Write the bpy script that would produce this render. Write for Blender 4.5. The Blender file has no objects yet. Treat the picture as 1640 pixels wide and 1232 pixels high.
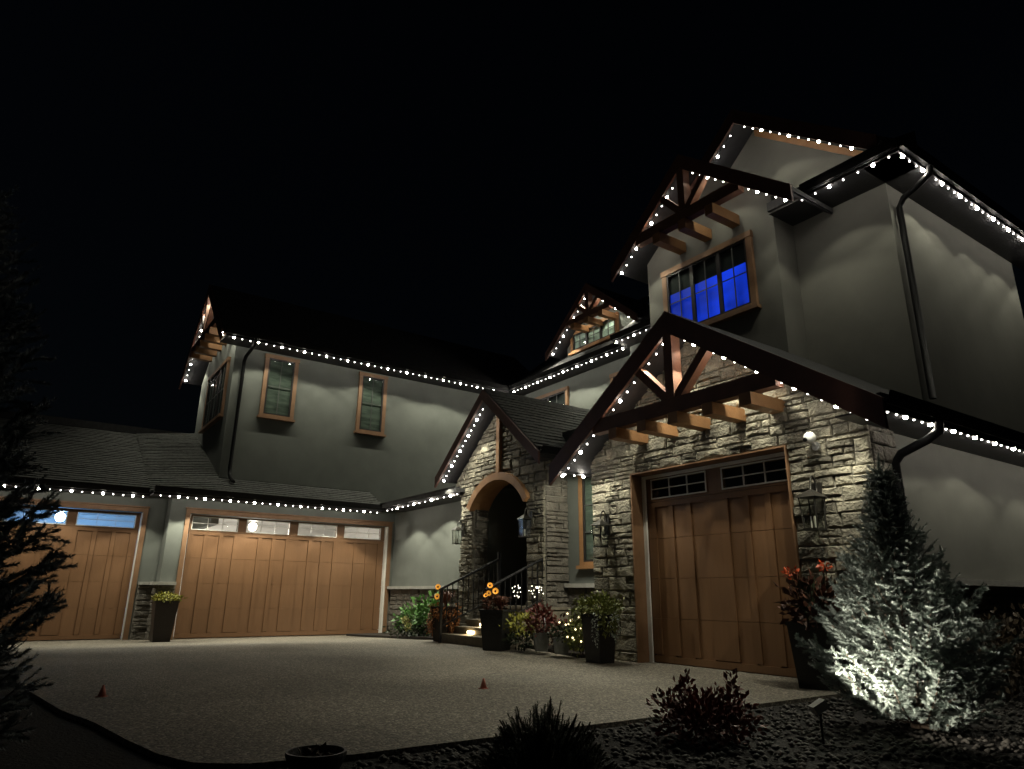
import bpy, math, random
import numpy as np
from mathutils import Matrix, Vector

# ------------------------------------------------------------------ camera, world, exposure
sc = bpy.context.scene
col = sc.collection
rnd = random.Random(7)

cam_d = bpy.data.cameras.new('camera')
cam_d.sensor_width = 36.0
cam_d.lens = 36.0 * 1101.0 / 1640.0
cam_d.clip_start = 0.05
cam_d.clip_end = 3000.0
cam = bpy.data.objects.new('camera', cam_d)
col.objects.link(cam)
cam.matrix_world = Matrix(((0.5715574, 0.2349323, 0.7862118, 0.0),
                           (0.8205046, -0.1749751, -0.5442021, 0.0),
                           (0.0097168, 0.9561331, -0.2927713, 0.9),
                           (0, 0, 0, 1)))
sc.camera = cam

w = bpy.data.worlds.new('World')
sc.world = w
w.use_nodes = True
nt = w.node_tree
bg = nt.nodes['Background']
sky = nt.nodes.new('ShaderNodeTexSky')
sky.sky_type = 'NISHITA'
sky.sun_disc = False
sky.sun_elevation = math.radians(25.0)
sky.sun_rotation = math.radians(200.0)
nt.links.new(sky.outputs[0], bg.inputs['Color'])
bg.inputs['Strength'].default_value = 0.00035

sun_d = bpy.data.lights.new('moon', 'SUN')
sun_d.energy = 0.004
sun_d.angle = math.radians(10)
sun_d.color = (0.8, 0.88, 1.0)
sun = bpy.data.objects.new('moon', sun_d)
col.objects.link(sun)
sun.rotation_euler = (math.radians(50), 0, math.radians(25))

sc.view_settings.view_transform = 'Standard'
sc.view_settings.look = 'None'
sc.view_settings.exposure = 0.3
sc.view_settings.gamma = 1.0
sc.view_settings.use_curve_mapping = False
sc.cycles.use_denoising = True
sc.cycles.max_bounces = 6
sc.cycles.diffuse_bounces = 3
sc.cycles.glossy_bounces = 3
sc.cycles.transparent_max_bounces = 12
sc.cycles.transmission_bounces = 4
sc.cycles.caustics_reflective = False
sc.cycles.caustics_refractive = False
sc.cycles.sample_clamp_indirect = 4.0
sc.cycles.sample_clamp_direct = 0.0

SPOT_W = 26.0          # power of the downlight in one eave bulb
BULB_L = 16.0         # radiance of the bulb itself

# ------------------------------------------------------------------ materials
MATS = {}


def new_mat(name):
    m = bpy.data.materials.new(name)
    m.use_nodes = True
    MATS[name] = m
    return m, m.node_tree, m.node_tree.nodes['Principled BSDF']


def surf(name, c1, c2=None, scale=6.0, rough=0.8, bump=0.0, bscale=40.0, metallic=0.0, spec=0.5,
         perobj=0.0, detail=6.0, bdist=0.02, stretch=None, noise_mix=1.0, coat=0.0):
    """noise-mottled colour c1..c2, fine bump, optional per object brightness variation"""
    m, t, b = new_mat(name)
    N, L = t.nodes, t.links
    c2 = c2 or tuple(v * 0.8 for v in c1)
    tc = N.new('ShaderNodeTexCoord')
    src = tc.outputs['Object']
    if stretch:
        mp = N.new('ShaderNodeMapping')
        mp.inputs['Scale'].default_value = stretch
        L.new(src, mp.inputs['Vector'])
        src = mp.outputs['Vector']
    nz = N.new('ShaderNodeTexNoise')
    nz.inputs['Scale'].default_value = scale
    nz.inputs['Detail'].default_value = detail
    nz.inputs['Roughness'].default_value = 0.62
    L.new(src, nz.inputs['Vector'])
    rp = N.new('ShaderNodeValToRGB')
    rp.color_ramp.elements[0].position = 0.32
    rp.color_ramp.elements[1].position = 0.68
    rp.color_ramp.elements[0].color = (*c2, 1)
    rp.color_ramp.elements[1].color = (*c1, 1)
    L.new(nz.outputs['Fac'], rp.inputs['Fac'])
    out = rp.outputs['Color']
    if perobj:
        oi = N.new('ShaderNodeObjectInfo')
        mr = N.new('ShaderNodeMapRange')
        mr.inputs['To Min'].default_value = 1.0 - perobj
        mr.inputs['To Max'].default_value = 1.0 + perobj
        L.new(oi.outputs['Random'], mr.inputs['Value'])
        mx = N.new('ShaderNodeVectorMath')
        mx.operation = 'SCALE'
        L.new(out, mx.inputs[0])
        L.new(mr.outputs[0], mx.inputs['Scale'])
        out = mx.outputs[0]
    L.new(out, b.inputs['Base Color'])
    b.inputs['Roughness'].default_value = rough
    b.inputs['Metallic'].default_value = metallic
    b.inputs['Specular IOR Level'].default_value = spec
    b.inputs['Coat Weight'].default_value = coat
    if bump:
        n2 = N.new('ShaderNodeTexNoise')
        n2.inputs['Scale'].default_value = bscale
        n2.inputs['Detail'].default_value = 5
        L.new(src, n2.inputs['Vector'])
        bp = N.new('ShaderNodeBump')
        bp.inputs['Strength'].default_value = bump
        bp.inputs['Distance'].default_value = bdist
        L.new(n2.outputs['Fac'], bp.inputs['Height'])
        L.new(bp.outputs['Normal'], b.inputs['Normal'])
    return m


def emit(name, color, strength):
    m, t, b = new_mat(name)
    b.inputs['Base Color'].default_value = (*color, 1)
    b.inputs['Emission Color'].default_value = (*color, 1)
    b.inputs['Emission Strength'].default_value = strength
    return m


surf('stucco', (0.152, 0.163, 0.148), (0.125, 0.135, 0.122), 1.7, 0.9, 0.35, 160, bdist=0.004)
surf('stucco_main', (0.158, 0.156, 0.138), (0.13, 0.129, 0.114), 1.4, 0.9, 0.35, 150, bdist=0.004)
surf('mortar', (0.25, 0.235, 0.20), (0.18, 0.17, 0.143), 20, 0.95, 0.5, 90)
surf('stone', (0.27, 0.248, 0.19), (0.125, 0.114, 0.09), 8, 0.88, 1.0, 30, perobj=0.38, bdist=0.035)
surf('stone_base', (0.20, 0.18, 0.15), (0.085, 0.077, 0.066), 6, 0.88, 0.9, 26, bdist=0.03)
surf('ledge_stone', (0.42, 0.41, 0.38), (0.3, 0.29, 0.27), 9, 0.8, 0.3, 60)
surf('timber', (0.17, 0.08, 0.05), (0.125, 0.058, 0.036), 5, 0.65, 0.25, 30, stretch=(1, 1, 1), perobj=0.07)
surf('cedar', (0.36, 0.19, 0.082), (0.27, 0.135, 0.058), 5, 0.6, 0.25, 30, perobj=0.07)
surf('barge', (0.12, 0.052, 0.04), (0.09, 0.04, 0.03), 6, 0.6, 0.2, 40)
surf('door_brown', (0.19, 0.098, 0.046), (0.165, 0.083, 0.038), 3.0, 0.5, 0.07, 18, stretch=(7, 7, 1), perobj=0.05)
surf('trim_brown', (0.25, 0.14, 0.074), (0.20, 0.108, 0.056), 6, 0.55, 0.15, 40)
surf('white_trim', (0.78, 0.76, 0.72), (0.7, 0.68, 0.63), 8, 0.5)
surf('black_metal', (0.012, 0.012, 0.013), (0.008, 0.008, 0.009), 10, 0.6, spec=0.18)
surf('soffit', (0.03, 0.03, 0.034), (0.022, 0.022, 0.025), 10, 0.6, 0.2, 20)
surf('fascia', (0.026, 0.022, 0.024), (0.018, 0.016, 0.017), 10, 0.45)
surf('shingle', (0.115, 0.118, 0.112), (0.05, 0.052, 0.05), 13, 0.92, 0.8, 190, bdist=0.006, detail=3)
surf('shingle_dark', (0.05, 0.05, 0.052), (0.028, 0.028, 0.03), 9, 0.95, 0.8, 150, bdist=0.006)
surf('window_frame', (0.03, 0.027, 0.026), (0.02, 0.018, 0.018), 10, 0.4)
surf('muntin', (0.11, 0.115, 0.11), (0.085, 0.09, 0.085), 10, 0.4)
surf('muntin_white', (0.7, 0.7, 0.67), (0.6, 0.6, 0.58), 10, 0.5)
surf('curtain_dim', (0.14, 0.165, 0.14), (0.045, 0.055, 0.047), 3.2, 0.9, stretch=(0.5, 0.5, 3.0))
surf('curtain_pale', (0.62, 0.70, 0.66), (0.45, 0.53, 0.50), 4, 0.9)
surf('dark_room', (0.018, 0.02, 0.022), (0.012, 0.013, 0.015), 3, 0.9)
surf('garage_wall', (0.72, 0.72, 0.70), (0.66, 0.66, 0.64), 2, 0.9)
surf('lantern_metal', (0.045, 0.042, 0.036), (0.03, 0.028, 0.025), 12, 0.4, metallic=0.6)
surf('candle', (0.75, 0.72, 0.64), (0.68, 0.64, 0.56), 8, 0.5)
surf('pot_black', (0.016, 0.016, 0.017), (0.011, 0.011, 0.012), 14, 0.45, 0.25, 50)
surf('pot_brown', (0.035, 0.025, 0.02), (0.024, 0.017, 0.014), 14, 0.5, 0.25, 50)
surf('galvanised', (0.34, 0.36, 0.37), (0.22, 0.24, 0.25), 14, 0.4, metallic=0.8)
surf('soil', (0.03, 0.022, 0.016), (0.018, 0.013, 0.01), 30, 0.95, 0.8, 60)
surf('mulch', (0.02, 0.017, 0.014), (0.009, 0.008, 0.007), 26, 0.95, 1.0, 45, bdist=0.04)
surf('rock', (0.10, 0.092, 0.082), (0.045, 0.042, 0.038), 12, 0.85, 0.5, 60)
surf('lawn', (0.02, 0.028, 0.014), (0.01, 0.014, 0.008), 9, 0.95, 0.8, 60)
surf('step_stone', (0.27, 0.235, 0.18), (0.19, 0.165, 0.125), 14, 0.8, 0.4, 60)
surf('bark', (0.085, 0.06, 0.042), (0.045, 0.032, 0.024), 14, 0.9, 0.8, 50)
surf('leaf_green', (0.12, 0.27, 0.06), (0.06, 0.15, 0.035), 8, 0.5)
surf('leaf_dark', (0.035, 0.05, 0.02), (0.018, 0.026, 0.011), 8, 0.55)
surf('leaf_lime', (0.24, 0.26, 0.06), (0.13, 0.16, 0.04), 9, 0.5)
surf('leaf_yellow', (0.36, 0.33, 0.05), (0.22, 0.23, 0.04), 9, 0.55)
surf('leaf_red', (0.20, 0.05, 0.04), (0.10, 0.028, 0.024), 9, 0.55)
surf('leaf_bronze', (0.12, 0.042, 0.022), (0.06, 0.022, 0.013), 9, 0.55)
surf('leaf_maroon', (0.22, 0.055, 0.035), (0.09, 0.026, 0.019), 9, 0.55)
surf('leaf_rust', (0.42, 0.18, 0.06), (0.26, 0.11, 0.04), 9, 0.6)
surf('leaf_brown', (0.10, 0.07, 0.04), (0.05, 0.035, 0.022), 9, 0.6)
surf('blade', (0.22, 0.095, 0.055), (0.13, 0.05, 0.032), 9, 0.5)
surf('needle_blue', (0.27, 0.31, 0.29), (0.16, 0.195, 0.175), 9, 0.55)
surf('needle_dark', (0.20, 0.24, 0.25), (0.10, 0.125, 0.12), 6, 0.6)
surf('needle_green', (0.05, 0.065, 0.024), (0.026, 0.036, 0.013), 6, 0.6)
surf('canna_red', (0.55, 0.085, 0.02), (0.36, 0.045, 0.012), 14, 0.5)
surf('petal_cream', (0.5, 0.45, 0.16), (0.36, 0.33, 0.12), 14, 0.5)
surf('cone_red', (0.62, 0.22, 0.17), (0.52, 0.17, 0.13), 14, 0.6)
surf('white_plastic', (0.78, 0.78, 0.76), (0.72, 0.72, 0.70), 10, 0.35)
surf('grey_plastic', (0.30, 0.30, 0.29), (0.24, 0.24, 0.23), 10, 0.4)
surf('lens_black', (0.01, 0.01, 0.011), (0.008, 0.008, 0.009), 10, 0.15)
surf('cable', (0.02, 0.02, 0.02), (0.014, 0.014, 0.014), 10, 0.5)
emit('bulb_soft', (1.0, 0.95, 0.88), BULB_L * 0.8)
emit('bulb_bright', (1.0, 0.93, 0.80), BULB_L * 6.3)
emit('step_lens', (1.0, 0.78, 0.42), 14.0)
emit('flower_amber', (1.0, 0.42, 0.05), 0.5)
emit('flower_core', (1.0, 0.62, 0.12), 2.2)
emit('fairy_white', (1.0, 0.92, 0.72), 5.0)
emit('fairy_warm', (1.0, 0.80, 0.42), 3.2)
emit('lamp_blue', (0.55, 0.80, 1.0), 30.0)
emit('lamp_warm', (1.0, 0.86, 0.66), 30.0)
emit('spot_lens', (1.0, 0.95, 0.85), 6.0)


def lit_blind(name, color, strength):  # blue room light put into the blind's emission, uneven and dimmer to the left
    m = emit(name, color, strength)
    N, L = m.node_tree.nodes, m.node_tree.links
    tc = N.new('ShaderNodeTexCoord')
    mp = N.new('ShaderNodeMapping')
    mp.inputs['Scale'].default_value = (1.1, 1.0, 1.6)
    nz = N.new('ShaderNodeTexNoise')
    nz.inputs['Scale'].default_value = 1.6
    nz.inputs['Detail'].default_value = 2
    mr = N.new('ShaderNodeMapRange')
    mr.inputs['From Min'].default_value = 0.3
    mr.inputs['From Max'].default_value = 0.7
    mr.inputs['To Min'].default_value = strength * 0.3
    mr.inputs['To Max'].default_value = strength * 1.1
    L.new(tc.outputs['Object'], mp.inputs['Vector'])
    L.new(mp.outputs[0], nz.inputs['Vector'])
    L.new(nz.outputs['Fac'], mr.inputs['Value'])
    sx = N.new('ShaderNodeSeparateXYZ')
    gx = N.new('ShaderNodeMapRange')
    gx.inputs['From Min'].default_value = -8.4
    gx.inputs['From Max'].default_value = -7.3
    gx.inputs['To Min'].default_value = 0.35
    gx.inputs['To Max'].default_value = 1.0
    ml = N.new('ShaderNodeMath')
    ml.operation = 'MULTIPLY'
    L.new(tc.outputs['Object'], sx.inputs[0])
    L.new(sx.outputs['X'], gx.inputs['Value'])
    L.new(mr.outputs[0], ml.inputs[0])
    L.new(gx.outputs[0], ml.inputs[1])
    L.new(ml.outputs[0], N['Principled BSDF'].inputs['Emission Strength'])


lit_blind('window_blue', (0.006, 0.035, 0.58), 1.0)


def glass_mat(name, tint, refl=0.10, rough=0.03):
    m, t, b = new_mat(name)
    N, L = t.nodes, t.links
    N.remove(b)
    tr = N.new('ShaderNodeBsdfTransparent')
    tr.inputs['Color'].default_value = (*tint, 1)
    gl = N.new('ShaderNodeBsdfGlossy')
    gl.inputs['Roughness'].default_value = rough
    lw = N.new('ShaderNodeLayerWeight')
    lw.inputs['Blend'].default_value = 0.5
    pw = N.new('ShaderNodeMath')
    pw.operation = 'POWER'
    pw.inputs[1].default_value = 4.0
    L.new(lw.outputs['Facing'], pw.inputs[0])
    ad = N.new('ShaderNodeMath')
    ad.operation = 'ADD'
    ad.use_clamp = True
    ad.inputs[1].default_value = refl
    L.new(pw.outputs[0], ad.inputs[0])
    mx = N.new('ShaderNodeMixShader')
    L.new(ad.outputs[0], mx.inputs[0])
    L.new(tr.outputs[0], mx.inputs[1])
    L.new(gl.outputs[0], mx.inputs[2])
    L.new(mx.outputs[0], N['Material Output'].inputs['Surface'])
    return m


glass_mat('glass', (0.85, 0.92, 0.88), 0.06)
glass_mat('glass_garage', (0.92, 0.95, 0.97), 0.02)
glass_mat('glass_lantern', (0.8, 0.82, 0.8), 0.05, 0.25)


def drive_mat():
    m, t, b = new_mat('driveway')
    N, L = t.nodes, t.links
    tc = N.new('ShaderNodeTexCoord')
    v = N.new('ShaderNodeTexVoronoi')
    v.inputs['Scale'].default_value = 62
    L.new(tc.outputs['Object'], v.inputs['Vector'])
    sep = N.new('ShaderNodeSeparateColor')
    L.new(v.outputs['Color'], sep.inputs[0])
    rp = N.new('ShaderNodeValToRGB')
    e = rp.color_ramp.elements
    e[0].position, e[0].color = 0.0, (0.055, 0.049, 0.040, 1)
    e[1].position, e[1].color = 1.0, (0.37, 0.33, 0.265, 1)
    k = rp.color_ramp.elements.new(0.45)
    k.color = (0.14, 0.125, 0.10, 1)
    k = rp.color_ramp.elements.new(0.8)
    k.color = (0.205, 0.18, 0.143, 1)
    L.new(sep.outputs[0], rp.inputs['Fac'])
    n = N.new('ShaderNodeTexNoise')
    n.inputs['Scale'].default_value = 0.55
    n.inputs['Detail'].default_value = 8
    L.new(tc.outputs['Object'], n.inputs['Vector'])
    mr = N.new('ShaderNodeMapRange')
    mr.inputs['From Min'].default_value = 0.3
    mr.inputs['From Max'].default_value = 0.7
    mr.inputs['To Min'].default_value = 0.8
    mr.inputs['To Max'].default_value = 1.5
    L.new(n.outputs['Fac'], mr.inputs['Value'])
    sc_ = N.new('ShaderNodeVectorMath')
    sc_.operation = 'SCALE'
    L.new(rp.outputs['Color'], sc_.inputs[0])
    L.new(mr.outputs[0], sc_.inputs['Scale'])
    L.new(sc_.outputs[0], b.inputs['Base Color'])
    b.inputs['Roughness'].default_value = 0.7
    inv = N.new('ShaderNodeMath')
    inv.operation = 'SUBTRACT'
    inv.inputs[0].default_value = 1.0
    L.new(v.outputs['Distance'], inv.inputs[1])
    bp = N.new('ShaderNodeBump')
    bp.inputs['Strength'].default_value = 0.9
    bp.inputs['Distance'].default_value = 0.006
    L.new(inv.outputs[0], bp.inputs['Height'])
    L.new(bp.outputs['Normal'], b.inputs['Normal'])


drive_mat()

# ------------------------------------------------------------------ mesh helpers
I4 = Matrix.Identity(4)
LOC = {}


class MB:
    def __init__(s):
        s.v = []
        s.f = []

    def add(s, vs, fs):
        o = len(s.v)
        s.v += [tuple(p) for p in vs]
        s.f += [tuple(i + o for i in f) for f in fs]
        return s

    def box(s, x0, x1, y0, y1, z0, z1):
        if x0 > x1: x0, x1 = x1, x0
        if y0 > y1: y0, y1 = y1, y0
        if z0 > z1: z0, z1 = z1, z0
        return s.add([(x0, y0, z0), (x1, y0, z0), (x1, y1, z0), (x0, y1, z0),
                      (x0, y0, z1), (x1, y0, z1), (x1, y1, z1), (x0, y1, z1)],
                     [(0, 3, 2, 1), (4, 5, 6, 7), (0, 1, 5, 4), (1, 2, 6, 5), (2, 3, 7, 6), (3, 0, 4, 7)])

    def prism_y(s, poly, y0, y1):
        """polygon of (x, z) points pushed from y0 to y1"""
        n = len(poly)
        vs = [(p[0], y0, p[1]) for p in poly] + [(p[0], y1, p[1]) for p in poly]
        return s.add(vs, [tuple(range(n)), tuple(range(2 * n - 1, n - 1, -1))] +
                     [(i, i + n, (i + 1) % n + n, (i + 1) % n) for i in range(n)])

    def prism_x(s, poly, x0, x1):
        """polygon of (y, z) points pushed from x0 to x1"""
        n = len(poly)
        vs = [(x0, p[0], p[1]) for p in poly] + [(x1, p[0], p[1]) for p in poly]
        return s.add(vs, [tuple(range(n)), tuple(range(2 * n - 1, n - 1, -1))] +
                     [(i, i + n, (i + 1) % n + n, (i + 1) % n) for i in range(n)])

    def tube(s, pts, r, n=8, cap=True):
        rs = r if isinstance(r, (list, tuple)) else [r] * len(pts)
        pts = [Vector(p) for p in pts]
        o = len(s.v)
        ref = None
        for i, p in enumerate(pts):
            a = pts[max(i - 1, 0)]
            b = pts[min(i + 1, len(pts) - 1)]
            d = (b - a).normalized()
            if ref is None:
                ref = Vector((0, 0, 1)) if abs(d.z) < 0.9 else Vector((1, 0, 0))
            u = d.cross(ref).normalized()
            w_ = d.cross(u).normalized()
            ref = -w_ if False else ref
            for k in range(n):
                t = 2 * math.pi * k / n
                s.v.append(tuple(p + (u * math.cos(t) + w_ * math.sin(t)) * rs[i]))
        for i in range(len(pts) - 1):
            for k in range(n):
                a = o + i * n + k
                b = o + i * n + (k + 1) % n
                s.f.append((a, b, b + n, a + n))
        if cap:
            s.f.append(tuple(o + k for k in range(n)))
            s.f.append(tuple(o + (len(pts) - 1) * n + k for k in range(n - 1, -1, -1)))
        return s

    def lathe(s, prof, n=20, c=(0, 0, 0)):
        o = len(s.v)
        for r, z in prof:
            for k in range(n):
                t = 2 * math.pi * k / n
                s.v.append((c[0] + r * math.cos(t), c[1] + r * math.sin(t), c[2] + z))
        for i in range(len(prof) - 1):
            for k in range(n):
                a = o + i * n + k
                b = o + i * n + (k + 1) % n
                s.f.append((a, b, b + n, a + n))
        s.f.append(tuple(o + k for k in range(n - 1, -1, -1)))
        s.f.append(tuple(o + (len(prof) - 1) * n + k for k in range(n)))
        return s

    def build(s, name, mat, parent=None, world=True, smooth=False, kind=None):
        me = bpy.data.meshes.new(name)
        me.from_pydata(s.v, [], s.f)
        me.materials.append(MATS[mat])
        if smooth:
            me.polygons.foreach_set('use_smooth', [True] * len(me.polygons))
        return link(name, me, parent, world, kind)


def link(name, me, parent=None, world=True, kind=None):
    o = bpy.data.objects.new(name, me)
    col.objects.link(o)
    if parent is not None:
        o.parent = parent
        if world and parent.name in LOC:
            o.matrix_parent_inverse = Matrix.Translation(-Vector(LOC[parent.name]))
    if kind:
        o['kind'] = kind
    return o


def np_mesh(name, verts, faces, mat, parent=None, world=False, kind=None):
    """large meshes from numpy arrays of equal-sided faces"""
    me = bpy.data.meshes.new(name)
    k = faces.shape[1]
    me.vertices.add(len(verts))
    me.vertices.foreach_set('co', np.asarray(verts, np.float32).ravel())
    me.loops.add(faces.size)
    me.loops.foreach_set('vertex_index', np.asarray(faces, np.int32).ravel())
    me.polygons.add(len(faces))
    me.polygons.foreach_set('loop_start', np.arange(0, faces.size, k, dtype=np.int32))
    me.update(calc_edges=True)
    me.materials.append(MATS[mat])
    return link(name, me, parent, world, kind)


def thing(name, label, cat, loc=(0, 0, 0), group=None, rz=0.0):
    o = bpy.data.objects.new(name, None)
    col.objects.link(o)
    o.empty_display_size = 0.2
    o.location = loc
    o.rotation_euler = (0, 0, rz)
    o['label'] = label
    o['category'] = cat
    if group:
        o['group'] = group
    if rz == 0.0:
        LOC[o.name] = tuple(loc)
    return o


def tag(o, label, cat, group=None):
    o['label'] = label
    o['category'] = cat
    if group:
        o['group'] = group
    return o


def F(yp):            # facade facing -y : u -> x, n outwards
    return lambda u, n, z: (u, yp - n, z)


def Sx(xp):           # facade facing +x : u -> y, n outwards
    return lambda u, n, z: (xp + n, u, z)


def mbox(mb, M, u0, u1, n0, n1, z0, z1):
    a = M(u0, n0, z0)
    b = M(u1, n1, z1)
    return mb.box(a[0], b[0], a[1], b[1], a[2], b[2])


def mquad(mb, M, u0, u1, n, z0, z1):
    return mb.add([M(u0, n, z0), M(u1, n, z0), M(u1, n, z1), M(u0, n, z1)], [(0, 1, 2, 3)])


# ------------------------------------------------------------------ ground
def sstep(a, b, x):
    t = min(1.0, max(0.0, (x - a) / (b - a)))
    return t * t * (3 - 2 * t)


def zg(x, y):
    z = -0.13 * sstep(-12.5, -17.6, x)
    z += 0.055 * math.exp(-((x + 11.3) / 1.9) ** 2 - ((y - 7.15) / 1.0) ** 2)
    return z


NEAR = [(-26, -5.0), (-18.3, -1.2), (-12, -0.2), (-9, 0.2), (-6.8, 0.49), (-6.2, 0.64), (-5.35, 0.76), (-4.8, 0.86),
        (-4.48, 0.98), (-4.3, 1.2), (-4.22, 1.5), (-4.2, 1.8)]


def ynear(x):
    return float(np.interp(x, [p[0] for p in NEAR], [p[1] for p in NEAR]))


def sheet(name, xs, yr, ny, dz, mat, kind='structure', thick=0.0):
    mb = MB()
    xs = list(xs)
    for x in xs:
        a, b = yr(x)
        for j in range(ny + 1):
            y = a + (b - a) * j / ny
            mb.v.append((x, y, zg(x, y) + dz))
    for i in range(len(xs) - 1):
        for j in range(ny):
            k = i * (ny + 1) + j
            mb.f.append((k, k + ny + 1, k + ny + 2, k + 1))
    if thick:
        for i in range(len(xs) - 1):       # near edge skirt
            k = i * (ny + 1)
            a, b = mb.v[k], mb.v[k + ny + 1]
            mb.add([a, b, (b[0], b[1], b[2] - thick), (a[0], a[1], a[2] - thick)], [(0, 1, 2, 3)])
        k = (len(xs) - 1) * (ny + 1)
        for j in range(ny):
            a, b = mb.v[k + j], mb.v[k + j + 1]
            mb.add([a, b, (b[0], b[1], b[2] - thick), (a[0], a[1], a[2] - thick)], [(0, 1, 2, 3)])
    return mb.build(name, mat, kind=kind)


big = MB()
big.add([(-900, -900, -0.2), (900, -900, -0.2), (900, 900, -0.2), (-900, 900, -0.2)], [(0, 1, 2, 3)])
big.build('ground', 'lawn', kind='structure')
sheet('planting_bed', np.linspace(-20, 12, 80), lambda x: (-14, 16), 60, -0.035, 'mulch')
sheet('driveway', np.concatenate([np.linspace(-18.4, -5.4, 44), np.linspace(-5.2, -4.2, 12)]), lambda x: (ynear(x), 7.74), 26, 0.0, 'driveway', thick=0.05)
# raised bed between the garage wings, in front of the entry
sheet('flower_bed', np.linspace(-17.6, -8.47, 40), lambda x: (7.2 - 0.16 * math.cos((x + 13) * 1.1), 8.6), 6, 0.05, 'soil', thick=0.08)

# ------------------------------------------------------------------ the house
house = thing('house', 'large grey stucco and stone house with three brown garage doors and lit eaves', 'house', (-11, 9, 0))


def wall(*boxes, mat='stucco', name='wall'):
    mb = MB()
    for b in boxes:
        mb.box(*b)
    return mb.build(name, mat, house)


# --- stone veneer ---------------------------------------------------
def clip_poly(poly, hp):
    """Sutherland-Hodgman with half planes (a, b, c): keep a*u + b*z <= c"""
    for a, b, c in hp:
        out = []
        for i in range(len(poly)):
            p, q = poly[i], poly[(i + 1) % len(poly)]
            dp = a * p[0] + b * p[1] - c
            dq = a * q[0] + b * q[1] - c
            if dp <= 0:
                out.append(p)
            if (dp < 0 < dq) or (dq < 0 < dp):
                t = dp / (dp - dq)
                out.append((p[0] + (q[0] - p[0]) * t, p[1] + (q[1] - p[1]) * t))
        poly = out
        if len(poly) < 3:
            return None
    return poly


def area(p):
    return 0.5 * abs(sum(p[i][0] * p[(i + 1) % len(p)][1] - p[(i + 1) % len(p)][0] * p[i][1] for i in range(len(p))))


def layout_stones(u0, u1, z0, z1, hp, holes, hr, wr, r, g=0.007):
    """ragged coursed stone: courses, cells, some cells split into two thin stones"""
    polys = []
    z = z0
    while z < z1 - 0.02:
        h = min(r.uniform(*hr), z1 - z)
        if z1 - z - h < 0.06:
            h = z1 - z
        spans = [(u0, u1)]
        for a, b in holes(z, z + h):
            ns = []
            for s, e in spans:
                if b <= s or a >= e:
                    ns.append((s, e))
                else:
                    if a > s: ns.append((s, a))
                    if b < e: ns.append((b, e))
            spans = ns
        for s, e in spans:
            u = s
            while u < e - 0.01:
                wd = r.uniform(*wr) * (1.0 if h > 0.14 else 1.15)
                if e - u - wd < wr[0] * 0.6:
                    wd = e - u
                cells = [(u, u + wd, z, z + h)]
                if h > 0.135 and r.random() < 0.42:
                    k = z + h * r.uniform(0.38, 0.62)
                    if wd > wr[0] * 1.7 and r.random() < 0.6:
                        m1 = u + wd * r.uniform(0.35, 0.65)
                        cells = [(u, m1, z, k), (m1, u + wd, z, k), (u, u + wd, k, z + h)]
                    else:
                        cells = [(u, u + wd, z, k), (u, u + wd, k, z + h)]
                for a, b, c, d in cells:
                    j = [r.uniform(-0.006, 0.006) for _ in range(4)]
                    p = [(a + g, c + g + j[0]), (b - g, c + g + j[1]), (b - g, d - g + j[2]), (a + g, d - g + j[3])]
                    p = clip_poly(p, hp)
                    if p and area(p) > 0.0016:
                        polys.append(p)
                u += wd
        z += h
    return polys


def stone_mesh(mb, poly, M, r, dmin=0.024, dmax=0.056):
    n = len(poly)
    cu = sum(p[0] for p in poly) / n
    cz = sum(p[1] for p in poly) / n
    # extra points along the edges give a broken outline
    pts = []
    for i in range(n):
        p, q = poly[i], poly[(i + 1) % n]
        pts.append(p)
        if math.hypot(q[0] - p[0], q[1] - p[1]) > 0.13:
            t = r.uniform(0.35, 0.65)
            k = r.uniform(-0.006, 0.004)
            mx, mz = p[0] + (q[0] - p[0]) * t, p[1] + (q[1] - p[1]) * t
            dl = math.hypot(cu - mx, cz - mz) or 1
            pts.append((mx - (cu - mx) / dl * k, mz - (cz - mz) / dl * k))
    n = len(pts)
    d = r.uniform(dmin, dmax)
    vs = [M(p[0], 0.0, p[1]) for p in pts]
    vs += [M(p[0], d - 0.017 + r.uniform(-0.006, 0.006), p[1]) for p in pts]
    ins = []
    for p in pts:
        dl = math.hypot(cu - p[0], cz - p[1]) or 1
        k = min(0.4, r.uniform(0.012, 0.03) / dl)
        ins.append((p[0] + (cu - p[0]) * k, p[1] + (cz - p[1]) * k))
    vs += [M(p[0], d + r.uniform(-0.009, 0.007), p[1]) for p in ins]
    vs.append(M(cu + r.uniform(-0.02, 0.02), d + r.uniform(-0.008, 0.012), cz + r.uniform(-0.01, 0.01)))
    fs = []
    for i in range(n):
        j = (i + 1) % n
        fs.append((i, j, n + j, n + i))
        fs.append((n + i, n + j, 2 * n + j, 2 * n + i))
        fs.append((2 * n + i, 2 * n + j, 3 * n))
    mb.add(vs, fs)


def stones(parent, polys, M, r, joined=None, dmin=0.024, dmax=0.056):
    for p in polys:
        if joined is not None:
            stone_mesh(joined, p, M, r, dmin, dmax)
        else:
            mb = MB()
            stone_mesh(mb, p, M, r, dmin, dmax)
            mb.build('stone', 'stone', parent)


nohole = lambda a, b: []

# right garage wing: gable front of stone
RX0, RX1, RY, RXC, RSL, RAP = -8.45, -3.90, 7.5, -6.13, 0.68, 4.74
DRX0, DRX1, DRZ = -7.57, -4.88, 2.69


def rg_top(x, k=0.12):
    return RAP - k - RSL * abs(x - RXC)


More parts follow.
